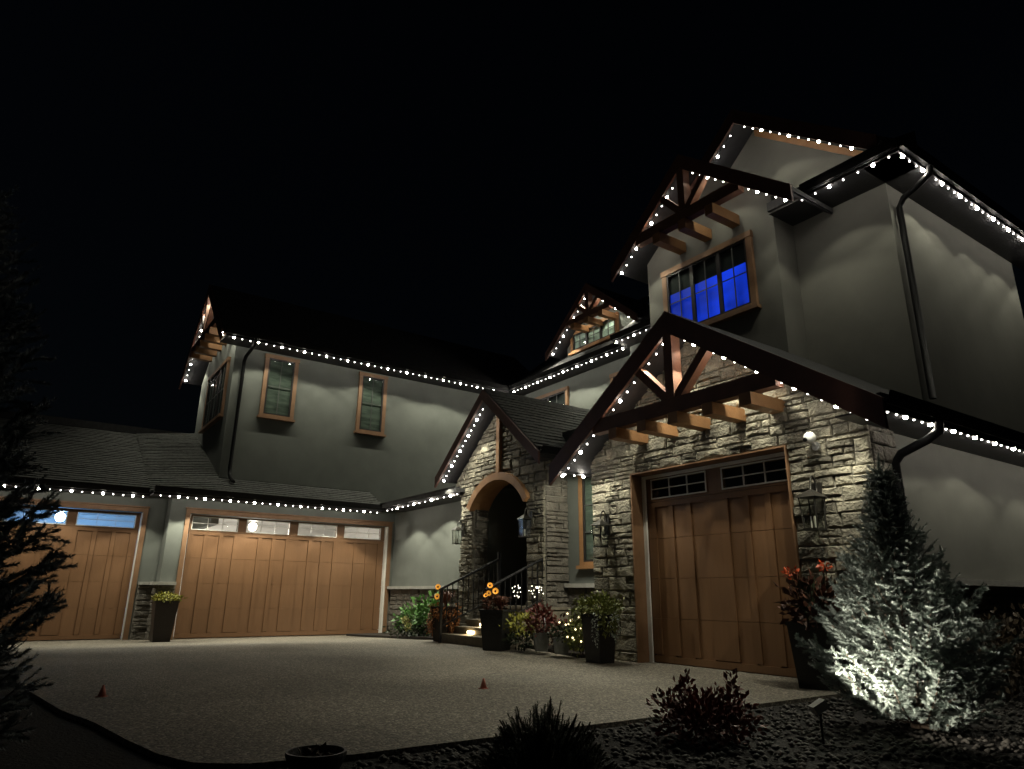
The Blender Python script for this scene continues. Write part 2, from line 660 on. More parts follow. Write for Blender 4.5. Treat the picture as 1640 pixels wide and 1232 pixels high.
mb = MB()
mb.box(RX0, DRX0, RY, RY + 0.3, -0.1, DRZ)
mb.box(DRX1, RX1, RY, RY + 0.3, -0.1, DRZ)
mb.prism_y([(RX0, DRZ), (RX1, DRZ), (RX1, rg_top(RX1)), (RXC, rg_top(RXC)), (RX0, rg_top(RX0))], RY, RY + 0.3)
front = mb.build('stone_front', 'mortar', house)
r_ = random.Random(3)
hpR = [(RSL, 1, rg_top(RXC) + RSL * RXC - 0.01), (-RSL, 1, rg_top(RXC) - RSL * RXC - 0.01)]


def rgholes(a, b):
    return [(DRX0 - 0.005, DRX1 + 0.005)] if a < DRZ - 0.03 else []


pl = layout_stones(RX0 - 0.04, RX1 + 0.05, 0.0, DRZ, hpR, rgholes, (0.10, 0.22), (0.15, 0.46), r_)
pl += layout_stones(RX0 - 0.04, RX1 + 0.05, DRZ, rg_top(RXC), hpR, nohole, (0.10, 0.23), (0.16, 0.50), r_)

# entry porch front with a segmental arch
PY, PXC, PSL, PAP = 7.87, -11.72, 0.84, 5.02
PXL, PXR, PAL, PAR = -13.22, -10.29, -12.76, -10.79
PZ0 = -0.05
ARC_C = 0.5 * (PAL + PAR)
ARC_HW = 0.5 * (PAR - PAL)
ARC_SPR, ARC_RISE = 2.66, 0.52
ARC_R = (ARC_HW ** 2 + ARC_RISE ** 2) / (2 * ARC_RISE)
ARC_ZC = ARC_SPR + ARC_RISE - ARC_R


def arch_hw(z):
    if z <= ARC_SPR:
        return ARC_HW
    d = ARC_R ** 2 - (z - ARC_ZC) ** 2
    return math.sqrt(d) if d > 0 else 0.0


def porch_top(x, k=0.2):
    return PAP - k - PSL * abs(x - PXC)


FL = 0.34          # how far the gable flares beyond the piers
mb = MB()
mb.box(PXL, PAL, PY, PY + 0.36, PZ0, ARC_SPR)
mb.box(PAR, PXR, PY, PY + 0.36, PZ0, ARC_SPR)
top = [(PAL + (PAR - PAL) * i / 14) for i in range(15)]
arcp = [(x, ARC_ZC + math.sqrt(max(0, ARC_R ** 2 - (x - ARC_C) ** 2))) for x in top]
lft = [(PXL, ARC_SPR), (PXL, 2.95), (PXL - FL, 3.32), (PXL - FL, porch_top(PXL - FL)), (PXC, porch_top(PXC))]
rgt = [(PXR + FL, porch_top(PXR + FL)), (PXR + FL, 3.32), (PXR, 2.95), (PXR, ARC_SPR)]
for i in range(14):
    a, b = arcp[i], arcp[i + 1]
    mb.prism_y([a, b, (b[0], porch_top(b[0])), (a[0], porch_top(a[0]))], PY, PY + 0.36)
mb.prism_y([(PXL, ARC_SPR), (PAL, ARC_SPR), (PAL, porch_top(PAL)), (PXL - FL, porch_top(PXL - FL)), (PXL - FL, 3.3), (PXL, 2.95)], PY, PY + 0.36)
mb.prism_y([(PAR, ARC_SPR), (PXR, ARC_SPR), (PXR, 2.95), (PXR + FL, 3.3), (PXR + FL, porch_top(PXR + FL)), (PAR, porch_top(PAR))], PY, PY + 0.36)
pfront = mb.build('stone_front', 'mortar', house)
hpP = [(PSL, 1, porch_top(PXC) + PSL * PXC - 0.01), (-PSL, 1, porch_top(PXC) - PSL * PXC - 0.01)]


def pholes(a, b):
    out = []
    m = arch_hw(a if a > ARC_SPR else ARC_SPR - 0.1) if a > ARC_SPR else ARC_HW
    zm = a
    hw = arch_hw(zm)
    if hw > 0.02:
        out.append((ARC_C - hw, ARC_C + hw))
    if b < 3.0:
        out += [(-20, PXL - 0.04), (PXR + 0.05, 0)]
    elif a < 3.32:
        t = min(1.0, max(0.0, (0.5 * (a + b) - 2.95) / 0.37))
        out += [(-20, PXL - FL * t - 0.03), (PXR + FL * t + 0.03, 0)]
    return out


pp = layout_stones(PXL - FL - 0.02, PXR + FL + 0.02, PZ0, porch_top(PXC), hpP, pholes, (0.11, 0.21), (0.18, 0.46), r_)
# the 300 stones that show largest are parts of their own, the rest goes into one joined part
eye = Vector((0, 0, 0.9))
cand = []
for par, M_, polys in ((front, F(RY), pl), (pfront, F(PY), pp)):
    for p in polys:
        q = Vector(M_(sum(a_[0] for a_ in p) / len(p), 0.0, sum(a_[1] for a_ in p) / len(p))) - eye
        cand.append((area(p) * abs(q.y) / q.length ** 3, par, M_, p))
cand.sort(key=lambda c: -c[0])
small = MB()
for k, (_, par, M_, p) in enumerate(cand):
    stones(par, [p], M_, r_, joined=None if k < 300 else small)

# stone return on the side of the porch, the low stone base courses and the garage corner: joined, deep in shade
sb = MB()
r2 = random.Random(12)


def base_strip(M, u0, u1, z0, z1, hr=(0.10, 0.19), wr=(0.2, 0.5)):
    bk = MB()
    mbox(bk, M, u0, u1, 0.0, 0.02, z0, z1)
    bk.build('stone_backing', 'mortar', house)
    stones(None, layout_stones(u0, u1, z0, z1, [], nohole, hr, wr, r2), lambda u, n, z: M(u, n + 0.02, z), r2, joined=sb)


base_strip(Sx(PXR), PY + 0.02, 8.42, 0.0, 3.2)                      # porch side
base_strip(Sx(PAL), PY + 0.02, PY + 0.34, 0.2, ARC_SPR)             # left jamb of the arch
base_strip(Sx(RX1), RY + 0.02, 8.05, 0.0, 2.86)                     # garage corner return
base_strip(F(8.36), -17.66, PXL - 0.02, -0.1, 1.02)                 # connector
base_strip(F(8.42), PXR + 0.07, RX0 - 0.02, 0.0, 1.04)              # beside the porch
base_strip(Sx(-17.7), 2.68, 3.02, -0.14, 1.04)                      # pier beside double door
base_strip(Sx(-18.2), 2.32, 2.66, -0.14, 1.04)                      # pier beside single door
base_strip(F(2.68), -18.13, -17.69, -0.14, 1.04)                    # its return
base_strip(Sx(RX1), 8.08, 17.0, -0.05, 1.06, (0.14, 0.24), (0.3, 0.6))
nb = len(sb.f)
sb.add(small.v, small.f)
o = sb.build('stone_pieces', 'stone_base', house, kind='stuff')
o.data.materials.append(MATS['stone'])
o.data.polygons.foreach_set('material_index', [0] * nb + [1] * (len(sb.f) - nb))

# ledges on top of the stone base
lg = MB()
lg.box(-17.66, PXL - 0.03, 8.36 - 0.14, 8.36, 1.02, 1.09)
lg.build('ledge', 'ledge_stone', house)
MB().box(PXR + 0.07, RX0 - 0.05, 8.42 - 0.14, 8.42, 1.04, 1.11).build('ledge', 'ledge_stone', house)
MB().box(-17.7, -17.55, 2.54, 3.01, 1.04, 1.11).box(-18.2, -18.05, 2.32, 2.62, 1.042, 1.108).box(-18.05, -17.7, 2.54, 2.68, 1.04, 1.11).build('ledge', 'ledge_stone', house)
MB().box(RX1, RX1 + 0.15, 8.08, 17.0, 1.06, 1.13).build('ledge', 'ledge_stone', house)

# stucco walls -------------------------------------------------------
XL2, XL1, XU = -17.7, -18.2, -18.15
wall((XL2 - 0.25, XL2, 2.68, 3.12, -0.2, 3.1), (XL2 - 0.25, XL2, 8.18, 8.36, -0.2, 3.1), (XL2 - 0.25, XL2, 3.12, 8.18, 2.66, 3.1))
wall((XL1 - 0.25, XL1, 2.19, 2.68, -0.2, 3.1), (XL1 - 0.25, XL1, -3.6, -0.62, -0.2, 3.1), (XL1 - 0.25, XL1, -0.62, 2.19, 2.66, 3.1))
wall((XL1 + 0.0, XL2 - 0.25, 2.68, 2.75, -0.2, 3.1))
wall((XL2 + 0.0, PXL + 0.3, 8.36, 8.5, -0.2, 3.15))
wall((PXR - 0.1, RX0 + 0.2, 8.42, 8.56, -0.1, 4.0))
wall((XU - 0.2, XU, 3.72, 12.55, 3.2, 7.16))
mb = MB()
mb.prism_y([(-22.3, 2.5), (XU - 0.201, 2.5), (XU - 0.201, 7.1), (-20.1, 8.9), (-22.3, 7.05)], 3.72, 3.9)
mb.build('wall', 'stucco', house)
mb = MB()
mb.box(XU - 0.198, XU, 3.715, 3.719, 3.5, 7.0)
mb.build('wall_edge', 'stucco', house)
wall((XU, -12.1, 12.55, 12.7, 3.0, 7.16), (-12.1, -8.92, 12.1, 12.25, 3.0, 7.16), (-12.1, -12.0, 12.25, 12.7, 3.0, 7.16))
# tower bay and main block
TX0, TX1, TY, TXC, TSL, TAP = -8.92, -5.99, 9.52, -7.35, 0.83, 8.84
mb = MB()
tt = lambda x: TAP - 0.14 - TSL * abs(x - TXC)
mb.prism_y([(TX0, 3.6), (TX1, 3.6), (TX1, tt(TX1)), (TXC, tt(TXC)), (TX0, tt(TX0))], TY, TY + 0.15)
mb.build('wall', 'stucco_main', house)
wall((TX1 - 0.15, TX1, TY + 0.15, 10.08, 3.6, 7.7), mat='stucco_main')
wall((TX0, TX0 + 0.15, TY + 0.15, 12.1, 3.2, 7.2), mat='stucco_main')
MX, MY, MXC, MSL, MAP = -4.37, 10.08, -6.52, 0.84, 9.58
mt = lambda x: MAP - 0.14 - MSL * abs(x - MXC)
mb = MB()
mb.prism_y([(TX1 - 0.1, 3.0), (MX, 3.0), (MX, mt(MX)), (MXC, mt(MXC)), (MXC - 1.6, mt(MXC - 1.6)), (MXC - 1.6, 7.0), (TX1 - 0.1, 7.0)], MY, MY + 0.2)
mb.build('wall', 'stucco_main', house)
wall((MX - 0.2, MX, MY + 0.2, 14.7, 3.0, 7.3), mat='stucco_main')
wall((RX1 - 0.2, RX1, 8.05, 17.0, -0.1, 2.95), mat='stucco_main')
wall((RX1 - 0.2, RX1, RY + 0.3, 8.05, -0.1, 2.95), mat='mortar')
wall((RX0, RX0 + 0.15, RY + 0.3, 12.0, -0.1, 3.0))
# dormer wall over the link
DXC, DSL, DAP, DY = -13.7, 0.83, 9.55, 12.62
dt = lambda x: DAP - 0.14 - DSL * abs(x - DXC)
mb = MB()
mb.prism_y([(-15.28, 7.2), (-12.1, 7.2), (-12.1, dt(-12.1)), (DXC, dt(DXC)), (-15.28, dt(-15.28))], DY, DY + 0.15)
mb.build('wall', 'stucco', house)
wall((-15.28, -15.13, DY + 0.15, 15.5, 7.2, dt(-15.28)), (-12.25, -12.1, DY + 0.15, 15.5, 7.2, dt(-12.1)))

# recessed entry: side walls, ceiling, back wall, door
wall((PAL - 0.3, PAL - 0.14, PY + 0.36, 11.0, 0.0, 3.3), (PAR + 0.14, PAR + 0.3, PY + 0.36, 11.0, 0.0, 3.3), (PAL - 0.14, PAR + 0.14, 10.9, 11.0, 0.0, 3.3), name='entry_wall')
MB().box(PAL - 0.14, PAR + 0.14, PY + 0.36, 10.9, 3.22, 3.3).build('entry_ceiling', 'soffit', house)
ed = MB().box(-12.25, -11.25, 10.82, 10.9, 0.67, 2.75).build('front_door', 'window_frame', house)
for i in range(2):
    for j in range(3):
        MB().box(-12.12 + i * 0.4, -11.78 + i * 0.4, 10.80, 10.818, 0.85 + j * 0.62, 1.38 + j * 0.62).build('panel', 'window_frame', ed)
MB().tube([(-11.36, 10.79, 1.7), (-11.36, 10.74, 1.7), (-11.36, 10.74, 1.45), (-11.36, 10.79, 1.45)], 0.012).build('handle', 'galvanised', ed)


# --- roofs ----------------------------------------------------------
def shingle_rows(mb, O, U, V, W, Lh, r, expo=0.15, tab=0.30):
    """overlapping shingle tabs laid on a sloped plane: O lower corner, U along the eave, V up the slope"""
    O, U, V = Vector(O), Vector(U).normalized(), Vector(V).normalized()
    Nn = U.cross(V).normalized()
    if Nn.z < 0:
        Nn = -Nn
    rows = int(Lh / expo)
    for i in range(rows + 1):
        v0 = i * expo
        v1 = min(v0 + expo * 1.25, Lh)
        if v1 - v0 < 0.03:
            continue
        u = -r.uniform(0, tab)
        while u < W:
            wd = tab * r.uniform(0.75, 1.25)
            a, b = max(0, u + 0.003), min(W, u + wd - 0.003)
            if b > a + 0.02:
                t0 = 0.020 + r.uniform(-0.005, 0.007)
                t1 = 0.002
                dv = r.uniform(-0.008, 0.008)
                p = [O + U * a + V * (v0 + dv) + Nn * t0, O + U * b + V * (v0 + dv) + Nn * t0, O + U * b + V * v1 + Nn * t1, O + U * a + V * v1 + Nn * t1,
                     O + U * a + V * (v0 + dv), O + U * b + V * (v0 + dv)]
                mb.add(p, [(0, 1, 2, 3), (4, 5, 1, 0)])
            u += wd


def slope_slab(mb, xa, za, xb, zb, y0, y1, th):
    """roof slab whose section runs from (xa, za) at the eave to (xb, zb) at the ridge"""
    mb.prism_y([(xa, za), (xb, zb), (xb, zb - th), (xa, za - th)], y0, y1)


def gable_roof(xc, zap, sl, xl, xr, y0, y1, tiles=(), mat='shingle_dark'):
    f = lambda x: zap - sl * abs(x - xc)
    m = MB()
    m.prism_y([(xl, f(xl)), (xc, zap), (xr, f(xr)), (xr, f(xr) - 0.09), (xc, zap - 0.09), (xl, f(xl) - 0.09)], y0, y1)
    ro = m.build('roof', mat, house)
    s = MB()
    s.prism_y([(xl + 0.02, f(xl + 0.02) - 0.095), (xc, zap - 0.095), (xr - 0.02, f(xr - 0.02) - 0.095),
               (xr - 0.02, f(xr - 0.02) - 0.125), (xc, zap - 0.125), (xl + 0.02, f(xl + 0.02) - 0.125)], y0 + 0.02, y1 - 0.02)
    s.build('soffit', 'soffit', ro)
    return ro


rr = random.Random(21)
rg_roof = gable_roof(RXC, RAP, RSL, -8.78, -3.36, 6.88, 16.5)
po_roof = gable_roof(PXC, PAP, PSL, -13.62, -9.80, 7.40, 12.5)
tw_roof = gable_roof(TXC, TAP, TSL, -9.24, -5.25, 8.86, 13.0)
mn_roof = gable_roof(MXC, MAP, MSL, -7.95, -3.79, 9.46, 15.4)
dm_roof = gable_roof(DXC, DAP, DSL, -15.62, -11.75, 12.08, 16.0)
lw_roof = gable_roof(-20.1, 9.47, 0.83, -22.78, -17.42, 3.2, 14.0)

# shingles of the porch roof slope that faces the drive
m = MB()
hyp = math.hypot(1, PSL)
shingle_rows(m, (-9.80, 7.42, PAP - PSL * 1.92), (0, 1, 0), (-1, 0, PSL), 5.0, 1.92 * hyp, rr, 0.14, 0.3)
m.build('shingles', 'shingle', po_roof, kind='stuff')
m = MB()
for k in range(16):
    y = 7.4 + k * 0.31
    m.prism_y([(PXC - 0.13, PAP - 0.085), (PXC, PAP + 0.035), (PXC + 0.13, PAP - 0.085), (PXC, PAP + 0.012)], y, y + 0.32 + 0.001 * k)
m.build('ridge_cap', 'shingle', po_roof)

# low roofs over the left garages
GP = 0.45
GE2, GE1, GZ = -17.08, -17.58, 3.14


def low_roof(xe, y0, y1, xr, tiles=True, expo=0.16):
    zr = GZ + GP * (xe - xr)
    m_ = MB()
    m_.prism_y([(xe, GZ), (xr, zr), (xr, zr - 0.12), (xe, GZ - 0.12)], y0, y1)
    ro = m_.build('roof', 'shingle_dark', house)
    if tiles:
        t = MB()
        shingle_rows(t, (xe, y0, GZ), (0, 1, 0), (-1, 0, GP), y1 - y0, (xe - xr) * math.hypot(1, GP), rr, expo, 0.32)
        t.build('shingles', 'shingle', ro, kind='stuff')
    return ro


low_roof(GE2, 3.72, 7.72, XU)
low_roof(GE1, -5.0, 2.18, -22.3)
# warped patch that joins the two roof planes
zr1, zr2 = GZ + GP * (GE1 + 22.3), GZ + GP * (GE2 + 22.3)
c4 = [Vector((GE2 - 0.3, 2.16, GZ - GP * 0.2)), Vector((GE2, 3.72, GZ)), Vector((-22.3, 3.72, zr2)), Vector((-22.3, 2.16, zr1))]
pm = MB()
pm.add(c4 + [c - Vector((0, 0, 0.03)) for c in c4], [(0, 1, 2), (0, 2, 3), (4, 6, 5), (4, 7, 6), (0, 4, 5, 1), (3, 7, 4, 0), (2, 6, 7, 3)])
pr = pm.build('roof', 'shingle_dark', house)
pm = MB()
nrow = 36
for i in range(nrow):
    y0_, k = 0.0, 0
    va, vb = i / nrow, min(1.0, (i + 1.2) / nrow)
    u = -rr.random() * 0.2
    while u < 1.0:
        wd = 0.2 * rr.uniform(0.75, 1.25)
        ua, ub = max(0, u + 0.002), min(1, u + wd - 0.002)
        if ub > ua + 0.01:
            B_ = lambda uu, vv, nn: c4[0].lerp(c4[1], uu).lerp(c4[3].lerp(c4[2], uu), vv) + Vector((0.41, 0, 0.91)) * nn
            t0 = 0.034 + rr.uniform(-0.005, 0.006)
            pm.add([B_(ua, va, t0), B_(ub, va, t0), B_(ub, vb, 0.014), B_(ua, vb, 0.014), B_(ua, va, 0.005), B_(ub, va, 0.005)], [(0, 1, 2, 3), (4, 5, 1, 0)])
        u += wd
pm.build('shingles', 'shingle', pr, kind='stuff')
MB().prism_y([(-22.3, GZ + GP * 5.2), (-22.3, GZ + GP * 5.2 - 0.2), (-26, 3.2), (-26, 3.4)], -5, 3.72).build('roof', 'shingle_dark', house)
# nearly flat roof of the connector
MB().prism_x([(7.62, 3.14), (12.5, 3.34), (12.5, 3.2), (7.62, 3.06)], -18.1, PXL + 0.1).build('roof', 'shingle_dark', house)
# link roof behind the dormer
MB().prism_x([(11.95, 7.28), (16.5, 11.0), (16.5, 10.85), (11.95, 7.13)], -17.5, -15.3).prism_x([(11.5, 7.28), (16.5, 11.3), (16.5, 11.15), (11.5, 7.13)], -12.08, -8.95).prism_x(
    [(11.95, 7.28), (12.62, 7.82), (12.62, 7.67), (11.95, 7.13)], -15.3, -12.08).build('roof', 'shingle_dark', house)
# pent roof across the foot of the main gable
MB().prism_x([(9.36, 7.30), (MY, 7.74), (MY, 7.14), (9.36, 7.14)], TX1 + 0.003, -3.83).build('roof', 'shingle_dark', house)


# --- eaves: fascia, gutter, soffit ----------------------------------
def eave_y(x, y0, y1, zb, wallx, gut=True):
    """eave running along y at fascia plane x (facing +x), soffit back to the wall"""
    MB().box(x - 0.03, x, y0, y1, zb + 0.02, zb + 0.20).build('fascia', 'fascia', house)
    MB().box(min(x - 0.035, wallx), max(x - 0.035, wallx), y0, y1, zb + 0.03, zb + 0.05).build('soffit', 'soffit', house)
    if gut:
        MB().prism_y([(x + 0.002, zb + 0.20), (x + 0.002, zb + 0.07), (x + 0.07, zb + 0.07), (x + 0.10, zb + 0.13), (x + 0.12, zb + 0.20), (x + 0.108, zb + 0.20), (x + 0.06, zb + 0.085), (x + 0.014, zb + 0.085), (x + 0.014, zb + 0.20)], y0, y1).build('gutter', 'black_metal', house)


def eave_x(y, x0, x1, zb, wally, gut=True, g0=0.0):
    """eave running along x at fascia plane y (facing -y)"""
    MB().box(x0, x1, y, y + 0.03, zb + 0.02, zb + 0.20).build('fascia', 'fascia', house)
    MB().box(x0, x1, y + 0.035, wally, zb + 0.03, zb + 0.05).build('soffit', 'soffit', house)
    if gut:
        MB().prism_x([(y - 0.002, zb + 0.20), (y - 0.002, zb + 0.07), (y - 0.07, zb + 0.07), (y - 0.10, zb + 0.13), (y - 0.12, zb + 0.20), (y - 0.108, zb + 0.20), (y - 0.06, zb + 0.085), (y - 0.014, zb + 0.085), (y - 0.014, zb + 0.20)], x0 + g0, x1).build('gutter', 'black_metal', house)


ZL, ZU = 2.95, 7.08
eave_y(-17.12, 2.2, 7.74, ZL, XL2)
eave_y(-17.62, -5.0, 2.2, ZL, XL1)
eave_x(7.74, -17.12, PXL + 0.02, 2.99, 8.36)
eave_y(-17.46, 3.3, 12.0, ZU, XU)
eave_x(11.98, -17.46, -12.12, ZU, 12.55)
eave_x(11.53, -12.12, -8.95, ZU, 12.1)
eave_x(9.40, TX1 + 0.002, -3.85, ZU, MY, g0=0.66)
eave_y(-3.83, 9.40, 15.4, ZU, MX)
eave_y(-3.40, 6.92, 16.5, 2.72, RX1)
eave_y(-9.83, 7.42, 8.42, 3.30, PXR)


# --- gable trusses --------------------------------------------------
def truss(y, xc, zap, sl, xl, xr, wy, bargeh=0.24, beam=None, brackets=(), bz=None, strut=0.6, post_to=None, bx=None, bh=0.22, king=True, short=0.0):
    """barge boards plus king post truss in the plane y (front at y), brackets run back to the wall wy"""
    g = bpy.data.objects.new('gable_truss', None)
    col.objects.link(g)
    g.parent = house
    g.matrix_parent_inverse = Matrix.Translation(-Vector(LOC[house.name]))
    f = lambda x: zap - sl * abs(x - xc)
    m1 = MB()
    m1.prism_y([(xl, f(xl)), (xc - 0.001, zap), (xc - 0.001, zap - bargeh * 1.25), (xl, f(xl) - bargeh * 1.25)], y - 0.045, y)
    m1.build('barge_board', 'barge', g)
    m1 = MB()
    m1.prism_y([(xr, f(xr)), (xc + 0.001, zap), (xc + 0.001, zap - bargeh * 1.25), (xr, f(xr) - bargeh * 1.25)], y - 0.045, y)
    m1.build('barge_board', 'barge', g)
    if beam is None:
        return g
    bt, bb = beam
    hw = (zap - bargeh * 1.1 - 0.5 * (bt + bb)) / sl
    MB().box(xc - hw, xc + hw, y - 0.02, y + 0.13, bb, bt).build('beam', 'timber', g)
    MB().box(xc - 0.075, xc + 0.075, y - 0.035, y + 0.14, bt + 0.001, zap - bargeh * 1.22).build('king_post', 'timber', g)
    for s in (-1, 1):
        # struts fan up from the foot of the king post
        x1 = xc + s * strut
        z1 = f(x1) - bargeh * 1.15
        x0, z0 = xc + s * 0.10, bt + 0.02
        d = Vector((x1 - x0, z1 - z0)).normalized()
        n_ = Vector((-d.y, d.x)) * 0.062
        MB().prism_y([(x0 + n_.x, z0 + n_.y), (x0 - n_.x, z0 - n_.y), (x1 - n_.x, z1 - n_.y), (x1 + n_.x, z1 + n_.y)], y - 0.012, y + 0.118).build('strut', 'timber', g)
    for bx_ in brackets:
        MB().box(bx_ - 0.085, bx_ + 0.085, y - 0.07, wy - 0.0, bb - bh, bb - 0.004).build('bracket', 'cedar', g)
    return g


truss(6.88, RXC, RAP, RSL, -8.80, -3.34, RY, 0.26, (3.47, 3.26), (-7.24, -6.66, -6.08, -5.50, -4.93), strut=0.62, bh=0.16)
truss(8.86, TXC, TAP, TSL, -9.26, -5.2, TY, 0.24, (7.68, 7.46), (-7.98, -7.36, -6.74), strut=0.5, bh=0.2)
truss(9.46, MXC, MAP, MSL, -7.97, -4.1, MY, 0.24)
truss(12.08, DXC, DAP, DSL, -15.64, -11.73, DY, 0.2, (8.66, 8.48), (-14.3, -13.7, -13.1), strut=0.42, bh=0.16)
truss(3.2, -20.1, 9.47, 0.83, -22.8, -17.40, 3.72, 0.24, (7.95, 7.73), (-21.3, -20.7, -20.1, -19.5, -18.9), strut=0.6, bh=0.2)
truss(7.40, PXC, PAP, PSL, -13.64, -9.78, PY, 0.18)
# cedar boards along the top of the main gable wall
gm = MB()
gm.prism_y([(MXC, mt(MXC) - 0.02), (MX - 0.05, mt(MX - 0.05) - 0.02), (MX - 0.05, mt(MX - 0.05) - 0.16), (MXC, mt(MXC) - 0.16)], MY - 0.03, MY - 0.002)
gm.build('gable_trim', 'cedar', house)
# porch: cedar arch and the post above it
am = MB()
n = 22
th0 = math.asin(ARC_HW / ARC_R)
for i in range(n):
    t0 = -th0 - 0.03 + (2 * th0 + 0.06) * i / n
    t1 = -th0 - 0.03 + (2 * th0 + 0.06) * (i + 1) / n
    P = []
    for t in (t0, t1):
        for rad in (ARC_R - 0.02, ARC_R + 0.13):
            P.append((ARC_C + rad * math.sin(t), ARC_ZC + rad * math.cos(t)))
    am.prism_y([P[0], P[2], P[3], P[1]], PY - 0.12, PY + 0.37)
am.build('arch', 'cedar', house)
MB().box(PXC - 0.055, PXC + 0.055, PY - 0.11, PY + 0.0, ARC_SPR + ARC_RISE + 0.13, porch_top(PXC) - 0.12).build('gable_post', 'cedar', house)


# --- downspouts -----------------------------------------------------
def downspout(pts, r=0.045):
    MB().tube(pts, r, 10).build('downspout', 'black_metal', house, smooth=True)


downspout([(-17.40, 4.02, 7.16), (-17.42, 4.02, 7.02), (-17.62, 4.0, 6.93), (-17.98, 3.96, 6.82), (-18.07, 3.95, 6.7), (-18.07, 3.94, 3.86), (-18.04, 3.94, 3.72), (-17.9, 3.94, 3.62), (-17.6, 3.96, 3.47)])
downspout([(-3.34, 8.0, 2.78), (-3.36, 8.0, 2.66), (-3.48, 7.98, 2.58), (-3.76, 7.93, 2.46), (-3.84, 7.93, 2.36), (-3.84, 7.93, 1.2), (-3.80, 7.93, 1.1), (-3.76, 7.93, 0.95), (-3.76, 7.93, 0.15), (-3.6, 7.93, 0.08)], 0.05)
downspout([(-3.77, 10.22, 7.14), (-3.79, 10.22, 7.02), (-3.95, 10.22, 6.93), (-4.22, 10.24, 6.82), (-4.30, 10.24, 6.7), (-4.30, 10.24, 3.62)], 0.048)


# --- garage doors ---------------------------------------------------
def garage_door(M, u0, u1, z0, z1, nwin, ncol, seams, wz, glass, label, wspan, mun='muntin_white'):
    """M(u, n, z) with the door face at n = 0; windows in the top section"""
    d = bpy.data.objects.new('garage_door', None)
    col.objects.link(d)
    d.parent = house
    d.matrix_parent_inverse = Matrix.Translation(-Vector(LOC[house.name]))
    d['label'] = label
    wz0, wz1 = wz
    top0 = seams[-1]
    # lower sections: recessed panels between raised stiles, a backing sheet closes the seams
    zs = [z0 + 0.012] + list(seams)
    npan = ncol // nwin
    bounds = []
    for k in range(nwin):
        a, b = wspan[k]
        for j in range(npan):
            bounds.append((a + (b - a) * j / npan, a + (b - a) * (j + 1) / npan))
    st = 0.045
    m1 = MB()
    mbox(m1, M, u0, u1, -0.075, -0.055, z0, top0 + 0.03)
    m1.build('backing', 'door_brown', d)
    zb, zt = z0 + 0.012, top0
    for i in range(len(zs) - 1):
        a, b = zs[i] + 0.002, zs[i + 1] - 0.002
        for (p, q) in bounds:
            m1 = MB()
            mbox(m1, M, p + st + 0.004, q - st - 0.004, -0.054, -0.020, a + 0.001, b - 0.001)
            m1.build('panel', 'door_brown', d)
    prev = u0
    for (p, q) in bounds + [(u1 - st, u1)]:
        for i in range(len(zs) - 1):
            m1 = MB()
            mbox(m1, M, prev, p + st, -0.054, 0.0, zs[i] + (0.002 if i else 0.10), zs[i + 1] - (0.002 if i < len(zs) - 2 else 0.08))
            m1.build('stile', 'door_brown', d)
        prev = q - st
    m1 = MB()
    mbox(m1, M, u0, u1, -0.019, 0.001, zt - 0.079, zt - 0.002)
    m1.build('rail', 'door_brown', d)
    m1 = MB()
    mbox(m1, M, u0, u1, -0.019, 0.001, zb, zb + 0.087)
    m1.build('rail', 'door_brown', d)
    # top section with the windows
    m1 = MB()
    mbox(m1, M, u0, u1, -0.05, 0.0, top0 + 0.004, wz0)
    mbox(m1, M, u0, u1, -0.05, 0.0, wz1, z1)
    prev = u0
    for a, b in wspan:
        mbox(m1, M, prev, a, -0.05, 0.0, wz0, wz1)
        prev = b
    mbox(m1, M, prev, u1, -0.05, 0.0, wz0, wz1)
    m1.build('section', 'door_brown', d)
    for a, b in wspan:
        m1 = MB()
        t = 0.018
        mbox(m1, M, a - t, b + t, 0.0, 0.012, wz1, wz1 + t)
        mbox(m1, M, a - t, b + t, 0.0, 0.012, wz0 - t, wz0)
        mbox(m1, M, a - t, a, 0.0, 0.012, wz0, wz1)
        mbox(m1, M, b, b + t, 0.0, 0.012, wz0, wz1)
        for k in (1, 2):
            c = a + (b - a) * k / 3
            mbox(m1, M, c - 0.007, c + 0.007, -0.018, 0.004, wz0, wz1)
        c = 0.5 * (wz0 + wz1)
        mbox(m1, M, a, b, -0.016, 0.002, c - 0.007, c + 0.007)
        m1.build('window_grille', mun, d)
        for k in range(3):
            for j in range(2):
                p = MB()
                ua, ub = a + (b - a) * k / 3, a + (b - a) * (k + 1) / 3
                za, zb = wz0 + (wz1 - wz0) * j / 2, wz0 + (wz1 - wz0) * (j + 1) / 2
                mquad(p, M, ua + 0.001, ub - 0.001, -0.027, za + 0.001, zb - 0.001)
                p.build('pane', glass, d)
    return d


garage_door(Sx(XL2 - 0.14), 3.17, 8.13, -0.11, 2.65, 4, 12, (0.52, 1.09, 1.66, 2.27), (2.32, 2.60), 'glass_garage',
            'wide brown door with four lit windows', [(3.22, 4.24), (4.47, 5.5), (5.75, 6.75), (6.99, 8.0)])
garage_door(Sx(XL1 - 0.14), -0.60, 2.17, -0.12, 2.65, 2, 6, (0.52, 1.09, 1.66, 2.27), (2.31, 2.58), 'glass_garage',
            'brown single door with two blue lit windows', [(-0.42, 0.70), (0.92, 2.06)])
garage_door(F(7.72), -7.50, -4.9, 0.0, 2.66, 2, 6, (0.60, 1.15, 1.72, 2.26), (2.32, 2.585), 'glass',
            'brown single door with two dark windows', [(-7.38, -6.36), (-6.06, -5.06)])


